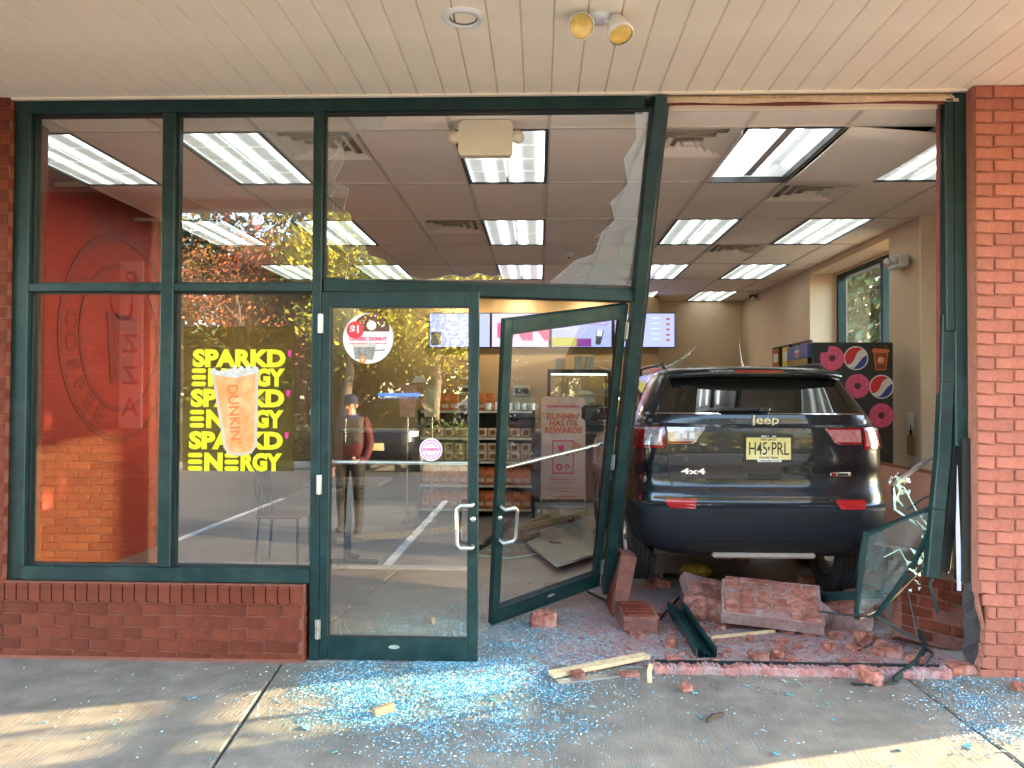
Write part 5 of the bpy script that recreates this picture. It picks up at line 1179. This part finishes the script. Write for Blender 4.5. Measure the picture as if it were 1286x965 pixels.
# broken ledge
lg=thing('broken_ledge','low crumbling pink brick ledge across the doorway of the wreck','ledge',(0,0,0)); random.seed(14)
A,B=gz(822,846),gz(1195,853); rows=[]
from mathutils import noise as _nz
for k in range(201):
    f=k/200; x=A.x+(B.x-A.x)*f; y=A.y+(B.y-A.y)*f; j=lambda s:random.uniform(-s,s)
    n1=_nz.noise((x*7,1.3,0)); n2=_nz.noise((x*23,4.1,0)); hh=.042+.016*n1+.010*n2+j(.004); yy=y+.012*_nz.noise((x*9,7,0))
    rows.append([(x,yy-.010+j(.003),-.002),(x,yy-.006+j(.004),hh*.75+j(.004)),(x+j(.002),yy+.004+j(.004),hh),(x,yy+.035+j(.005),hh+j(.006)),(x,yy+.075+j(.008),hh*.9+j(.007)),(x,yy+.12+j(.012),.018+.02*n2+j(.006)),(x,yy+.17,.0)])
m=MB(); m.grid(rows,False); m.add(rows[0],[tuple(range(7))]); fixn(m.build('mortar_ridge',mat('pink_crushed_mortar',(.42,.17,.14),.92,var=.3,scale=26,c2=(.36,.24,.22),c2s=9,bump=.9,bscale=80),lg))
m=MB(); m.box(A.x+.02,B.x,A.y+.10,A.y+.125,.0,.035); m.build('sill_track',DARKMET,lg)
# dust sheet on the floor: real thin layer of brick dust
m=MB(); random.seed(6); rows=[]
for j in range(8):
    y=-.02-.0+.28*j; rows.append([(.02+2.4*i/16+random.uniform(-.04,.04),y+random.uniform(-.05,.05) if j else -.02+random.uniform(-.03,.05),.0022) for i in range(17)])
m.grid(rows); dsh=m.build('brick_dust',mat('floor_brick_dust',(.30,.235,.225),.95,var=.25,scale=24,c2=(.34,.185,.165),c2s=3.5,bump=.5,bscale=160)); tag(dsh,'pink grey brick dust spread over the doorway floor','dust',kind='stuff')
# aluminium channels
def channel(label,a,b,w_=.10,h_=.05,roll=0,name='metal_channel'):
    r=thing(name,label,'metal channel'); a=Vector(a);b=Vector(b); d_=(b-a); L=d_.length; d_.normalize(); s_=Vector((0,0,1)).cross(d_).normalized(); u_=d_.cross(s_)
    q=Matrix.Rotation(R(roll),3,d_); s_=q@s_; u_=q@u_
    r.matrix_world=Matrix(((s_.x,d_.x,u_.x,a.x),(s_.y,d_.y,u_.y,a.y),(s_.z,d_.z,u_.z,a.z),(0,0,0,1))); t=.004
    m=MB(); m.box(-w_/2,w_/2,0,L,0,t); m.build('web',GREEN,r)
    m=MB(); m.box(-w_/2,-w_/2+t,0,L,t,h_); m.box(-w_/2,-w_/2+.022,0,L,h_,h_+t); m.box(-w_/2+.018,-w_/2+.022,0,L,h_-.018,h_); m.build('left_flange',GREEN,r)
    m=MB(); m.box(w_/2-t,w_/2,0,L,t,h_); m.box(w_/2-.022,w_/2,0,L,h_,h_+t); m.box(w_/2-.022,w_/2-.018,0,L,h_-.018,h_); m.build('right_flange',GREEN,r)
    m=MB(); m.box(-.014,.014,0.0,L-.003,h_*.45,h_*.5); m.box(-.014,-.011,0,L,t,h_*.45); m.box(.011,.014,0,L,t,h_*.45); m.build('inner_web',GREEN,r)
    m=MB(); e=.003
    for s in (-1,1): m.box(s*w_/2-e/2 if s>0 else -w_/2,w_/2 if s>0 else -w_/2+e,-.0008,0,0,h_+t)
    m.box(-w_/2,w_/2,-.0008,0,0,t); m.build('bright_cut_end',ALU,r); return r
channel('dark green channel lying towards the concrete with its bright cut end facing out',gz(888,828,.0)+Vector((0,0,.004)),gz(848,772,.03)+Vector((0,0,.03)),.12,.055)
channel('dark green channel resting level on bricks in front of the right rear tyre',gz(1018,772,.0)+Vector((0,-.0,.09)),at(1106,752,.42),.06,.05)
channel('dark channel lying in shadow behind the left rear tyre',gz(835,728,.02)+Vector((0,0,.02)),gz(915,738,.04)+Vector((0,0,.03)),.06,.03)
def strip(name,label,pts,r,mt,cat,flat=True):
    m=MB()
    for a_,b_ in zip(pts[:-1],pts[1:]): m.beam(a_,Vector(b_)+(Vector(b_)-Vector(a_))*.02,r*2,r*1.1,(0,0,1) if flat else None)
    o=m.build(name,mt); tag(o,label,cat); return o
G=lambda u,v,z=.006:gz(u,v,0)+Vector((0,0,z))
strip('bent_gasket','bent dark metal strip angling away from the foot of the open door',[G(738,748,.03),G(775,765,.02),G(818,787,.012),G(826,783,.014),G(852,762,.06)],.009,DARKMET,'metal strip')
# bent frame with glass on the right
bf=thing('bent_window_frame','twisted window frame still holding torn glass between the suv and the pier','window frame',(0,0,0))
F=lambda u,v,Y:at(u,v,Y)
poly=[F(1088,668,.30),F(1082,700,.28),F(1076,778,.25)]
m=MB()
for a_,b_ in zip(poly[:-1],poly[1:]): m.beam(a_,b_,.03,.02,(1,0,0))
m.build('left_bar',GREEN,bf)
m=MB(); P=[F(1168,668,.05),F(1150,702,.10),F(1122,745,.12),F(1099,775,.15)]
for a_,b_ in zip(P[:-1],P[1:]): m.beam(a_,b_,.028,.02,(0,1,0))
m.build('diagonal_bar',GREEN,bf)
m=MB(); P=[F(1099,773,.15),F(1122,788,.08),F(1150,802,.02)]
for a_,b_ in zip(P[:-1],P[1:]): m.beam(a_,b_,.02,.014,(0,0,1))
m.build('lower_bar',DARKMET,bf)
m=MB(); P=[F(1122,610,.55),F(1150,588,.42),F(1176,571,.25),F(1184,576,.18)]
for a_,b_ in zip(P[:-1],P[1:]): m.beam(a_,b_,.026,.02,(0,1,0))
m.build('upper_bar',ALU,bf)
m=MB(); P=[F(1086,672,.30),F(1130,654,.22),F(1182,632,.10)]
for a_,b_ in zip(P[:-1],P[1:]): m.beam(a_,b_,.03,.02,(0,1,0))
m.build('middle_bar',GREEN,bf)
m=MB(); P=[F(1123,622,.50),F(1124,640,.45),F(1146,655,.3),F(1172,672,.12)]; m.tube(P,.008,6); m.build('glazing_strip',EDGE,bf)
def sheet(nm,P,mt,par,th=.005):
    m=MB(); m.add(P,[tuple(range(len(P)))]); o=m.build(nm,mt,par); o.modifiers.new('t','SOLIDIFY').thickness=th; return o
CRG=glass('crash_glass',(.84,.90,.87),1.16,haze=.03)
sheet('glass_sheet',[F(1088,672,.30),F(1182,634,.10),F(1168,668,.07),F(1122,745,.13),F(1078,775,.24)],CRG,bf)
sheet('glass_sheet',[F(1124,622,.50),F(1135,612,.47),F(1158,645,.25),F(1150,655,.25),F(1126,640,.45)],CRG,bf)
sheet('glass_sheet',[F(1176,572,.24),F(1186,578,.16),F(1184,622,.12),F(1174,620,.14)],GLASS2,bf)
random.seed(17)
for (u,v,Y,n_) in ((1128,608,.5,16),(1182,600,.15,14),(1160,700,.1,16),(1150,720,.1,12),(1130,616,.5,10),(1176,676,.08,10)):
    for i in range(n_):
        p=F(u+random.gauss(0,6),v+random.gauss(0,9),Y+random.uniform(-.03,.03)); k=3+random.randrange(2); r_=random.uniform(.01,.03)
        P=[p+Vector((random.uniform(-r_,r_),random.uniform(-r_,r_)*.6,random.uniform(-r_,r_))) for _ in range(k)]
        sheet('glass_shard',P,EDGE,bf,.003)
for P,r_,mt in (([(1135,612,.47),(1150,640,.3),(1166,662,.2)],.004,EDGE),([(1080,778,.24),(1112,762,.2),(1168,706,.1)],.004,WOOD),([(1140,742,.1),(1147,775,.06),(1152,803,.02)],.004,DARKMET),([(1176,572,.25),(1180,600,.2),(1172,632,.15),(1160,652,.2)],.010,DARKMET),([(1184,576,.18),(1188,600,.14),(1184,640,.1)],.004,EDGE),
  ([(1124,606,.55),(1130,616,.5),(1126,626,.5),(1134,636,.45)],.006,EDGE),([(1150,655,.25),(1180,690,.1),(1190,720,.06)],.007,DARKMET),([(1100,775,.15),(1060,772,.2),(1030,768,.2)],.006,DARKMET),([(1168,668,.05),(1176,700,.04),(1168,735,.04),(1178,770,.04)],.009,GREEN),([(1110,700,.2),(1130,690,.18),(1142,712,.15)],.003,EDGE),([(1178,571,.24),(1189,590,.18),(1186,645,.12),(1176,668,.08)],.011,GREEN),([(1121,611,.55),(1123,638,.5),(1148,656,.3),(1174,674,.1)],.010,DARKMET),([(1128,738,.12),(1160,712,.1),(1188,688,.08)],.008,GREEN),([(1086,740,.26),(1110,728,.2),(1150,716,.12)],.005,DARKMET),([(1140,640,.35),(1160,626,.3),(1180,618,.2)],.006,DARKMET)):
    m=MB(); m.tube([F(*q) for q in P],r_,6); m.build('bent_strip',mt,bf)
# twisted strips at the foot of the pier
tw=thing('twisted_strip','twisted green metal strip bent double at the foot of the pier','metal strip',(0,0,0))
m=MB(); P=[G(1146,803,.10),G(1158,818,.08),G(1163,826,.06),G(1150,842,.04),G(1122,858,.012)]
for a_,b_ in zip(P[:-1],P[1:]): m.beam(a_,b_,.045,.012,(0,0,1))
m.build('flat_bar',GREEN,tw); m=MB(); m.tube([G(1163,826,.05),G(1172,832,.05),G(1160,846,.03),G(1128,852,.01)],.007,6); m.build('gasket_loop',DARKMET,tw)
strip('metal_sliver','thin dark metal sliver lying on the concrete past the ledge',[G(1068,861,.008),G(1100,863,.008),G(1128,859,.012)],.006,DARKMET,'metal strip')
strip('leaf_scrap','curled dark leaf on the concrete',[G(888,908,.006),G(896,903,.012),G(908,899,.004)],.012,mat('dead_leaf',(.05,.035,.02),.8),'leaf')
strip('wood_splinter','thin pale pine splinter behind the ledge',[G(893,803,.01),G(972,795,.012)],.010,WOOD,'wood')
pk=thing('pale_plank','pale sunlit plank lying at the threshold beside the glass litter','plank',(0,0,0))
m=MB(); a_,b_=G(692,850,.012),G(812,830,.03); m.beam(a_,b_,.07,.022,(0,1,0)); m.build('board',WOOD,pk)
m=MB(); m.beam(G(700,858,.004),G(800,846,.006),.06,.008,(0,1,0)); m.build('metal_threshold',ALU,pk)
sk_=strip('wood_stake','short splintered stake standing at the end of the plank',[gz(816,858,0)+Vector((0,0,0)),gz(816,858,0)+Vector((0,.02,.055)),gz(816,858,0)+Vector((.012,.03,.09))],.012,WOOD,'wood',False)
o=strip('cardboard_scrap','brown cardboard scrap on the glass litter',[G(470,900,.01),G(493,893,.016)],.025,mat('brown_card',(.30,.20,.10),.8,var=.3,scale=20),'scrap')
# fallen panes and planks inside, with a strip in place of a sun streak
for i,(Q,lb) in enumerate((([(596,700),(612,690),(700,662),(770,664),(740,688),(640,704)],'large fallen sheet of glass on the shop floor behind the open door'),([(660,690),(738,655),(775,660),(760,700),(700,720)],'pale fallen panel on the shop floor beside the open door'))):
    r=thing('floor_debris',lb,'debris',(0,0,0)); P=[gz(u,v)+Vector((0,0,.02+.035*i)) for u,v in Q]; m=MB(); m.add(P,[tuple(range(len(P)))]); o=m.build('sheet',[GLASS2,mat('grey_green_panel',(.30,.33,.30),.4,var=.2)][i],r); o.modifiers.new('t','SOLIDIFY').thickness=.012
    m=MB(); m.tube(P+[P[0]],.008,6); m.build('edge',[EDGE,ALU][i],r)
for i,(a_,b_) in enumerate((((640,672),(700,650)),((650,668),(735,652)),((422,684),(590,670)),((604,692),(640,664)))):
    p0,p1=G(*a_,.03),G(*b_,.07); o=strip('lath_and_sun_streak',"x",[p0,p1],.03,WOOD if i in (0,1,2) else GREEN,'wood'); o['label']=['splintered pale lath on the floor near the sign stand','second splintered lath crossing the pale panel','long pale strip standing in for a sun streak behind the closed door','dark green bar leaning on the floor between the doors'][i]; o['category']=['wood','wood','wood','metal bar'][i]  # the third strip is wood laid to imitate a streak of sunlight
# ---------------- glass litter (uncountable)
GLB=mat('tempered_glass_crumbs',(.055,.215,.285),.12,var=.35,scale=40,spec=.9,coat=.5); 
GLW=mat('bright_glass_crumbs',(.42,.60,.63),.10,var=.3,scale=40,spec=1,coat=.7)
def litter(name,label,N,seed,samp,smin,smax,mt):
    rnd=random.Random(seed); V=[];Fc=[]; mi=[]
    for i in range(N):
        p=samp(rnd)
        if p is None: continue
        x,y,z=p; s=rnd.uniform(smin,smax); a=rnd.uniform(0,2*PI); ca,sa=math.cos(a)*s,math.sin(a)*s; el=rnd.uniform(.4,1.9); h=s*rnd.uniform(.3,.9); t1,t2=rnd.uniform(-.5,.5)*s,rnd.uniform(-.5,.5)*s
        b=len(V)
        V+=[(x-ca*el-sa*.5,y-sa*el+ca*.5,z),(x+ca*el-sa*.4,y+sa*el+ca*.4,z+abs(t1)),(x+ca*el*.7+sa*.6,y+sa*el*.7-ca*.6,z+abs(t2)*.3),(x-ca*el*.8+sa*.5,y-sa*el*.8-ca*.5,z),(x+ca*.15,y+sa*.15,z+h)]
        Fc+=[(b,b+3,b+4),(b+3,b+2,b+4),(b+2,b+1,b+4),(b+1,b,b+4)]; mi+=[1 if rnd.random()<.3 else 0]*4
    me=bpy.data.meshes.new(name); me.from_pydata(V,[],Fc); me.materials.append(mt[0]); me.materials.append(mt[1]); me.polygons.foreach_set('material_index',mi); me.update()
    o=place(name,me); return tag(o,label,'broken glass',kind='stuff')
def gauss_px(blobs):
    tot=sum(b[4] for b in blobs)
    def f(r):
        q=r.uniform(0,tot)
        for (u,v,su,sv,w_) in blobs:
            q-=w_
            if q<=0: break
        uu,vv=r.gauss(u,su),r.gauss(v,sv)
        if vv<745 or vv>1100: return None
        p=gz(uu,vv)
        if p.y>-.05 and p.x<-1.26: return None
        if p.y>-.10 and p.x>2.36: return None
        if p.y<-2.3: return None
        if r.random()>.18+1.5*max(0,_nz.noise((p.x*4.5,p.y*4.5,2.2))+.12)+.6*max(0,_nz.noise((p.x*17,p.y*17,5))): return None
        return (p.x,p.y,.002)
    return f
litter('glass_litter','dense drift of blue green tempered glass crumbs in front of the doors',95000,1,gauss_px([(565,848,70,20,8),(500,880,60,22,3.5),(640,800,55,26,3),(640,895,60,28,2),(430,860,40,25,1),(700,840,60,35,1.2),(540,930,90,22,.6)]),.0018,.0055,(GLB,GLW))
litter('glass_litter','patch of glass crumbs on the concrete beside the brick pier',8000,2,gauss_px([(1240,880,35,20,3),(1200,850,30,18,1),(1270,915,40,18,1)]),.002,.006,(GLB,GLW))
litter('glass_litter','thin scatter of glass bits over the whole pavement and doorway',5000,3,gauss_px([(643,880,420,60,3),(850,800,150,35,2),(1100,820,80,30,1),(200,880,150,40,.5)]),.002,.0065,(GLB,GLW))
litter('glass_litter','glass crumbs strewn over the shop floor inside the doors',4500,4,lambda r:(lambda x,y:(x,y,.004))(r.gauss(-.3,.7),abs(r.gauss(.5,.7))+.02),.0025,.006,(GLB,GLW))
litter('brick_crumbs','pink brick crumbs scattered over the wrecked doorway floor',9000,5,gauss_px([(950,815,130,18,3),(1100,825,80,16,2),(850,790,70,18,1),(700,830,60,15,.5)]),.003,.011,(BRK,BRKD))
# larger glass slivers lying singly
random.seed(23); slm=[]
for i in range(5):
    k=random.randrange(3,6); P=[(math.cos(2*PI*j/k+random.uniform(-.4,.4))*random.uniform(.5,1),math.sin(2*PI*j/k+random.uniform(-.4,.4))*random.uniform(.3,.8)) for j in range(k)]
    m=MB(); m.prism(P,.12); slm.append(m.mesh('glass_sliver',[mat('sea_green_glass',(.16,.34,.34),.08,var=.3,scale=3,coat=1)]))
SP=[(872,871),(937,862),(1005,860),(990,873),(1030,868),(1047,905),(975,948),(1131,942),(880,902),(745,889),(455,895),(385,915),(420,945),(250,880),(318,872),(240,878),(575,925),(660,950),(700,905),(620,880),(520,915),(1215,938),(1260,945),(1040,885)]
for i,(u,v) in enumerate(SP):
    p=gz(u,v); o=place('glass_sliver',slm[i%5],None,(p.x,p.y,.004),(random.uniform(-.15,.15),random.uniform(-.15,.15),random.uniform(0,6))); s=random.uniform(.018,.04); o.scale=(s,s,s); tag(o,'flat sliver of greenish glass lying on the pavement','glass sliver','glass slivers on the pavement')
# ================================================================ the world behind the photographer (mirrored in the glass)
BARK=mat('tree_bark',(.20,.15,.10),.9,var=.3,scale=12,bump=.5); 
def leafm(n,c,c2): return mat(n,c,.6,var=.35,scale=3,c2=c2,c2s=1.2)
LV=[leafm('yellow_green_leaves',(.52,.46,.05),(.36,.36,.04)),leafm('orange_leaves',(.58,.26,.05),(.50,.34,.06)),leafm('red_maple_leaves',(.42,.09,.05),(.46,.18,.05)),leafm('dark_green_leaves',(.05,.075,.02),(.08,.09,.02)),leafm('golden_leaves',(.60,.44,.06),(.48,.36,.05))]
def treemesh(seed,h,rad,nl,lm,lsz=.11,z0=.28):
    rnd=random.Random(seed); t=MB(); pts=[Vector((0,0,-.2))]; 
    for k in range(1,7): pts.append(Vector((rnd.uniform(-.06,.06)*k,rnd.uniform(-.06,.06)*k,h*.92*k/6)))
    t.tube(pts,[.13*(1-k/7.5)*h/7 for k in range(7)],8); tips=[]
    for k in range(22):
        f=rnd.uniform(.22,.92); i=min(5,int(f*6)); b=pts[i].lerp(pts[i+1],f*6-i); a=rnd.uniform(0,2*PI); L=rad*rnd.uniform(.55,1.05)*(1.05-.5*f)
        m1=b+Vector((math.cos(a)*L*.5,math.sin(a)*L*.5,L*.35)); e=m1+Vector((math.cos(a+.3)*L*.5,math.sin(a+.3)*L*.5,L*.40)); t.tube([b,m1,e],[.035*h/7,.02*h/7,.006],5,cap=False); tips+=[b.lerp(m1,.6),m1,m1.lerp(e,.5),e]
        for q in range(3):
            a2=a+rnd.uniform(-1.2,1.2); e2=m1+Vector((math.cos(a2)*L*.4,math.sin(a2)*L*.4,L*rnd.uniform(.1,.5))); t.tube([m1,e2],[.012,.004],4,cap=False); tips.append(e2)
    tips.append(pts[-1]); c=MB(); vs=[];fs=[]
    for i in range(nl):
        p=rnd.choice(tips)+Vector((rnd.gauss(0,.28),rnd.gauss(0,.28),rnd.gauss(0,.26)))*rad/1.8
        n=Vector((rnd.uniform(-1,1),rnd.uniform(-1,1),rnd.uniform(-1,1))).normalized(); a=n.orthogonal().normalized()*lsz*rnd.uniform(.6,1.2); b=n.cross(a)*.6; q=len(vs); vs+=[p-a,p+b,p+a,p-b]; fs.append((q,q+1,q+2,q+3))
    c.add(vs,fs); return t.mesh('trunk',BARK),c.mesh('crown',lm)
TV=[treemesh(1,7.5,2.1,9000,LV[0],.07),treemesh(2,8.5,2.3,3200,LV[1],.055),treemesh(3,6.0,2.2,4000,LV[2],.055),treemesh(4,9,2.4,8000,LV[4],.07),treemesh(5,8,2.0,1400,LV[4],.05),treemesh(6,9.5,2.8,5000,LV[3],.13)]
TD=['yellow green roadside tree','orange autumn tree','red maple tree','golden leaved tree','thin half bare tree','dark green evergreen tree']
random.seed(40); used=[0]*6
rowsT=[(-16,-21,5),(-13.2,-18,2),(-11,-16.5,1),(-9.3,-19,4),(-8.0,-16,2),(-6.6,-18,4),(-5.2,-16.2,0),(-3.8,-19,0),(-2.7,-15.8,0),(-1.3,-17.5,3),(.2,-16,4),(1.8,-18.5,1),(3.4,-16.2,0),(5.2,-18,5),(7.5,-16.5,3),(10,-19,1),(13,-17,0),(-19,-18,1),(-7.3,-23,5),(-2,-24,5),(3,-24,5),(8,-25,5),(-12,-25,5)]
for i,(x,y,k) in enumerate(rowsT):
    used[k]+=1; r=thing('tree','%s beyond the hedge, mirrored in the glass'%TD[k],'tree',(x,y,-.15),random.uniform(0,6),'trees beyond the hedge'); s=random.uniform(.9,1.15); r.scale=(s,s,s)
    place('trunk',TV[k][0],r); place('crown',TV[k][1],r)
for i,(x,y,k) in enumerate(((9,17,5),(10.5,20,5),(12,22,5),(8,21,5),(14,26,5),(11.5,16.5,4),(7.5,15,5))):
    r=thing('tree','%s outside the side window'%TD[k],'tree',(x,y,-.15),i,'trees outside the side window'); place('trunk',TV[k][0],r); place('crown',TV[k][1],r)
EV=treemesh(9,7.5,2.3,9000,LV[3],.15)
for i,(x,y) in enumerate(((12.5,8.6),(14,10.5),(11.5,10.8),(15.5,12.5),(10,13))):
    r=thing('tree','dense dark evergreen outside the side window','tree',(x,y,-.15),i*1.3,'evergreens outside the side window'); place('trunk',EV[0],r); place('crown',EV[1],r)
for i in range(13):
    r=thing('tree','dense dark evergreen behind the autumn trees','tree',(-24+4*i+random.uniform(-1,1),-30+random.uniform(-3,3),-.4),i*1.7,'evergreens behind the autumn trees'); r.scale=(1.25,1.25,1.0+.2*random.random()); place('trunk',EV[0],r); place('crown',EV[1],r)
# hedge
random.seed(41); vs=[];fs=[]; 
for i in range(16000):
    x=random.uniform(-17,14); p=Vector((x,-14.2+random.uniform(-.5,.5),random.uniform(0,.95)+.12*math.sin(x*1.3))); n=Vector((random.uniform(-1,1),random.uniform(-1,1),random.uniform(-1,1))).normalized(); a=n.orthogonal().normalized()*.07; b=n.cross(a)*.6; q=len(vs); vs+=[p-a,p+b,p+a,p-b]; fs.append((q,q+1,q+2,q+3))
m=MB(); m.add(vs,fs); hg=m.build('hedge',LV[3]); tag(hg,'long clipped green hedge along the far edge of the parking lot','hedge',kind='stuff')
vs=[];fs=[]
for i in range(15000):
    x=random.uniform(-30,22); p=Vector((x,-22+random.uniform(-1.2,1.2),random.uniform(0,1)**.8*(3.0+.8*math.sin(x*.9)+.5*math.sin(x*2.3)))); n=Vector((random.uniform(-1,1),random.uniform(-1,1),random.uniform(-1,1))).normalized(); a=n.orthogonal().normalized()*.17; b=n.cross(a)*.6; q=len(vs); vs+=[p-a,p+b,p+a,p-b]; fs.append((q,q+1,q+2,q+3))
m=MB(); m.add(vs,fs); tag(m.build('thicket',leafm('olive_thicket_leaves',(.13,.11,.03),(.20,.14,.035))),'dense olive thicket behind the roadside trees','thicket',kind='stuff')
kb2=MB(); kb2.cbox(-20,18,-13.55,-13.4,-.2,0,.02); tag(kb2.build('kerb',KERB),kind='structure')
gr=MB(); gr.box(-60,60,-60,-13.56,-.16,-.06); tag(gr.build('verge',mat('leaf_strewn_grass',(.16,.15,.05),.9,var=.3,scale=4,c2=(.26,.15,.05),c2s=2)),kind='structure')
# low red building strip far behind the hedge is left to the trees; banner:
bn=thing('hanging_sign','narrow pale pink vertical sign fixed to the brick column, mirrored in the window','sign',(-3.46,-1.895,1.24))
m=MB(); m.cbox(-.10,.10,.0,.02,0,1.42,.004); m.build('panel',mat('pale_pink_sign',(.80,.55,.56),.5,var=.08),bn)
for i,chh in enumerate('PIZZA'):
    text('letter',chh,.22,mat('sign_red',(.45,.03,.05),.6,var=0),bn,FM(0,.0215,1.25-i*.27,rz=180),offset=.003)
# parked dark police suv (front towards the shop)
PAINT2=mat('dark_grey_car_paint',(.014,.015,.017),.25,var=.05,coat=1,metal=.2)
cp=gz(472,592,-.15); pc2=thing('parked_suv','dark suv with a blue roof light parked facing the shop, mirrored in the door','car',(-3.55,-16.6+.0,-.15),0)
shell(pc2,PAINT2,ZL,ZU)
for s in (-1,1):
    rows=[[P_front(s*R(a_),z,.008)  for a_ in (38,46,54,62,70)] for z in (.80,.84,.88,.92)]
    patch('headlight',rows,mat('headlight_lens',(.8,.82,.85),.1,var=.1,coat=1,metal=.4),pc2,-.01)
    for y0,y1 in ((.62,1.18),(1.24,2.05),(2.10,2.75)):
        rows=[[P_side(s,y0+(y1-.3*(z-1.335)/.25*(y1>2.5)-y0)*k/6,z,.004) for k in range(7)] for z in (1.335,1.4,1.47,1.555)]
        patch('side_window',rows,PRIV,pc2,.004)
    m=MB(); m.cbox(min(s*.92,s*1.12),max(s*.92,s*1.12),2.75,2.92,1.15,1.32,.03); m.build('door_mirror',PAINT2,pc2)
rows=[[P_front(s_*R(60)/6,z,.006) for s_ in range(-6,7)] for z in (1.14,1.22,1.3,1.4,1.5,1.57)]; patch('windscreen',rows,PRIV,pc2,-.01)
rows=[[P_front(s_*R(34)/6,z,.010) for s_ in range(-6,7)] for z in (.62,.70,.78,.88)]; patch('grille',rows,BLACK,pc2,-.01)
m=MB(); m.cbox(-.55,.55,1.5,1.75,1.69,1.78,.02); m.build('light_bar',mat('lit_blue_bar',(.02,.08,.5),.2,var=0,emis=(.05,.35,1),es=1.2),pc2)
m=MB(); m.cbox(-.152,.152,4.37,4.375,.52,.67,.002); m.build('front_plate',PLATE,pc2)
for x,y,f in ((-.775,.86,-1),(.775,.86,1),(-.775,3.40,-1),(.775,3.40,1)): tyre(pc2,x,y,.345,face=f)
# ---------------- the bystander (mirrored in the closed door)
per=thing('person','person in grey and maroon jacket and dark cap, mirrored in the closed door','person',(-2.32,-4.95,-.15),R(8))
def skinned(name,V,E,Rd,mats,parent,assign,sub=2):
    me=bpy.data.meshes.new(name); me.from_pydata(V,E,[]); o=bpy.data.objects.new(name,me); col.objects.link(o)
    md=o.modifiers.new('s','SKIN'); 
    for i,r_ in enumerate(Rd): me.skin_vertices[0].data[i].radius=r_ if isinstance(r_,tuple) else (r_,r_)
    me.skin_vertices[0].data[0].use_root=True
    o.modifiers.new('u','SUBSURF').levels=sub
    me2=bpy.data.meshes.new_from_object(o.evaluated_get(bpy.context.evaluated_depsgraph_get())); bpy.data.objects.remove(o); me2.materials.clear()
    for m_ in mats: me2.materials.append(m_)
    for p_ in me2.polygons: p_.material_index=assign(p_.center); p_.use_smooth=True
    return place(name,me2,parent)
# faces +Y (towards the shop)
V=[(0,0,.93),(0,.0,1.12),(0,-.01,1.30),(0,.0,1.42),(0,.01,1.49),(0,.025,1.56),(0,.03,1.63),
   (.10,0,.88),(.11,.015,.48),(.115,-.01,.08),(.12,.12,.035),(-.10,0,.88),(-.11,.015,.48),(-.115,-.01,.08),(-.12,.12,.035),
   (.18,-.005,1.36),(.24,-.03,1.10),(.22,.09,.90),(.16,.16,.93),(-.18,-.005,1.36),(-.24,-.03,1.10),(-.22,.06,.88),(-.20,.10,.80)]
E=[(0,1),(1,2),(2,3),(3,4),(4,5),(5,6),(0,7),(7,8),(8,9),(9,10),(0,11),(11,12),(12,13),(13,14),(2,15),(15,16),(16,17),(17,18),(2,19),(19,20),(20,21),(21,22)]
Rd=[(.175,.125),(.185,.135),(.185,.125),(.10,.09),.058,(.075,.092),(.070,.085),(.10,.10),.07,.052,.045,(.10,.10),.07,.052,.045,.075,.058,.045,.034,.075,.058,.045,.034]
SKIN=mat('skin',(.50,.29,.21),.5,var=.06); JG=mat('grey_jacket',(.06,.058,.055),.8,var=.15,scale=20,bump=.2); JM=mat('maroon_jacket',(.095,.012,.015),.8,var=.15,scale=20,bump=.2); JB=mat('blue_shirt',(.03,.05,.20),.8); TRS=mat('black_trousers',(.012,.012,.014),.8,var=.2,scale=15); SHO=mat('black_shoes',(.01,.01,.01),.4)
def asg(c):
    if c.z<.09: return 4
    if c.z<.87 and abs(c.x)<.19: return 3
    if c.z>1.455: return 0
    if c.z<.835: return 0
    if c.z>1.42 : return 5
    if abs(c.x)>.175 or c.z<1.10: return 2
    return 1
skinned('body',V,E,Rd,[SKIN,JG,JM,TRS,SHO,JB],per,asg)
m=MB(); m.lathe([(0,.10),(.05,.095),(.085,.06),(.097,.0),(.094,-.02)],24,Matrix.Translation((0,.012,1.605))); m.prism([(-.075,.06),(.075,.06),(.055,.165),(0,.185),(-.055,.165)],.010,Matrix.Translation((0,.02,1.588))); m.build('cap',mat('navy_cap',(.015,.02,.05),.8),per)
m=MB(); m.lathe([(0,.022),(.012,.012),(.016,-.01),(.008,-.02),(0,-.022)],10,Matrix.Translation((0,.123,1.545))); m.build('nose',SKIN,per)
for s in (-1,1):
    m=MB(); m.lathe([(0,.012),(.010,.006),(.011,-.004),(0,-.012)],10,Matrix.Translation((s*.033,.105,1.568))); m.build('eye',mat('dark_eye',(.03,.02,.02),.3),per)
    m=MB(); m.lathe([(0,.03),(.018,.018),(.02,-.012),(0,-.028)],10,Matrix.Translation((s*.082,.025,1.555))); m.build('ear',SKIN,per)
    hp=Vector((.16,.16,.93)) if s>0 else Vector((-.20,.10,.80))
    for k in range(4):
        b=hp+Vector(((k-1.5)*.018,.02,-.01)); m=MB(); dx=Vector((-.02*s,.035,-.02)) if s>0 else Vector((.004,.015,-.045)); L=(1,1.12,1.05,.82)[k]; m.tube([b,b+dx*L,b+dx*L*1.7+Vector((-.012*s,-.01,-.012))],[.0095,.009,.007],8); m.build('finger',SKIN,per)
    b=hp+Vector((-.034*s,.01,.01)); m=MB(); m.tube([b,b+Vector((-.015*s,.025,.0)),b+Vector((-.014*s,.05,-.012))],[.011,.010,.008],8); m.build('thumb',SKIN,per)
m=MB(); m.box(-.03,.03,.112,.116,1.50,1.505); m.build('mouth',mat('lip',(.30,.10,.08),.5),per)
m=MB(); m.tube([(0,.135,1.40),(0,.143,1.25),(0,.140,1.10)],.004,6); m.build('zip',ALU,per)
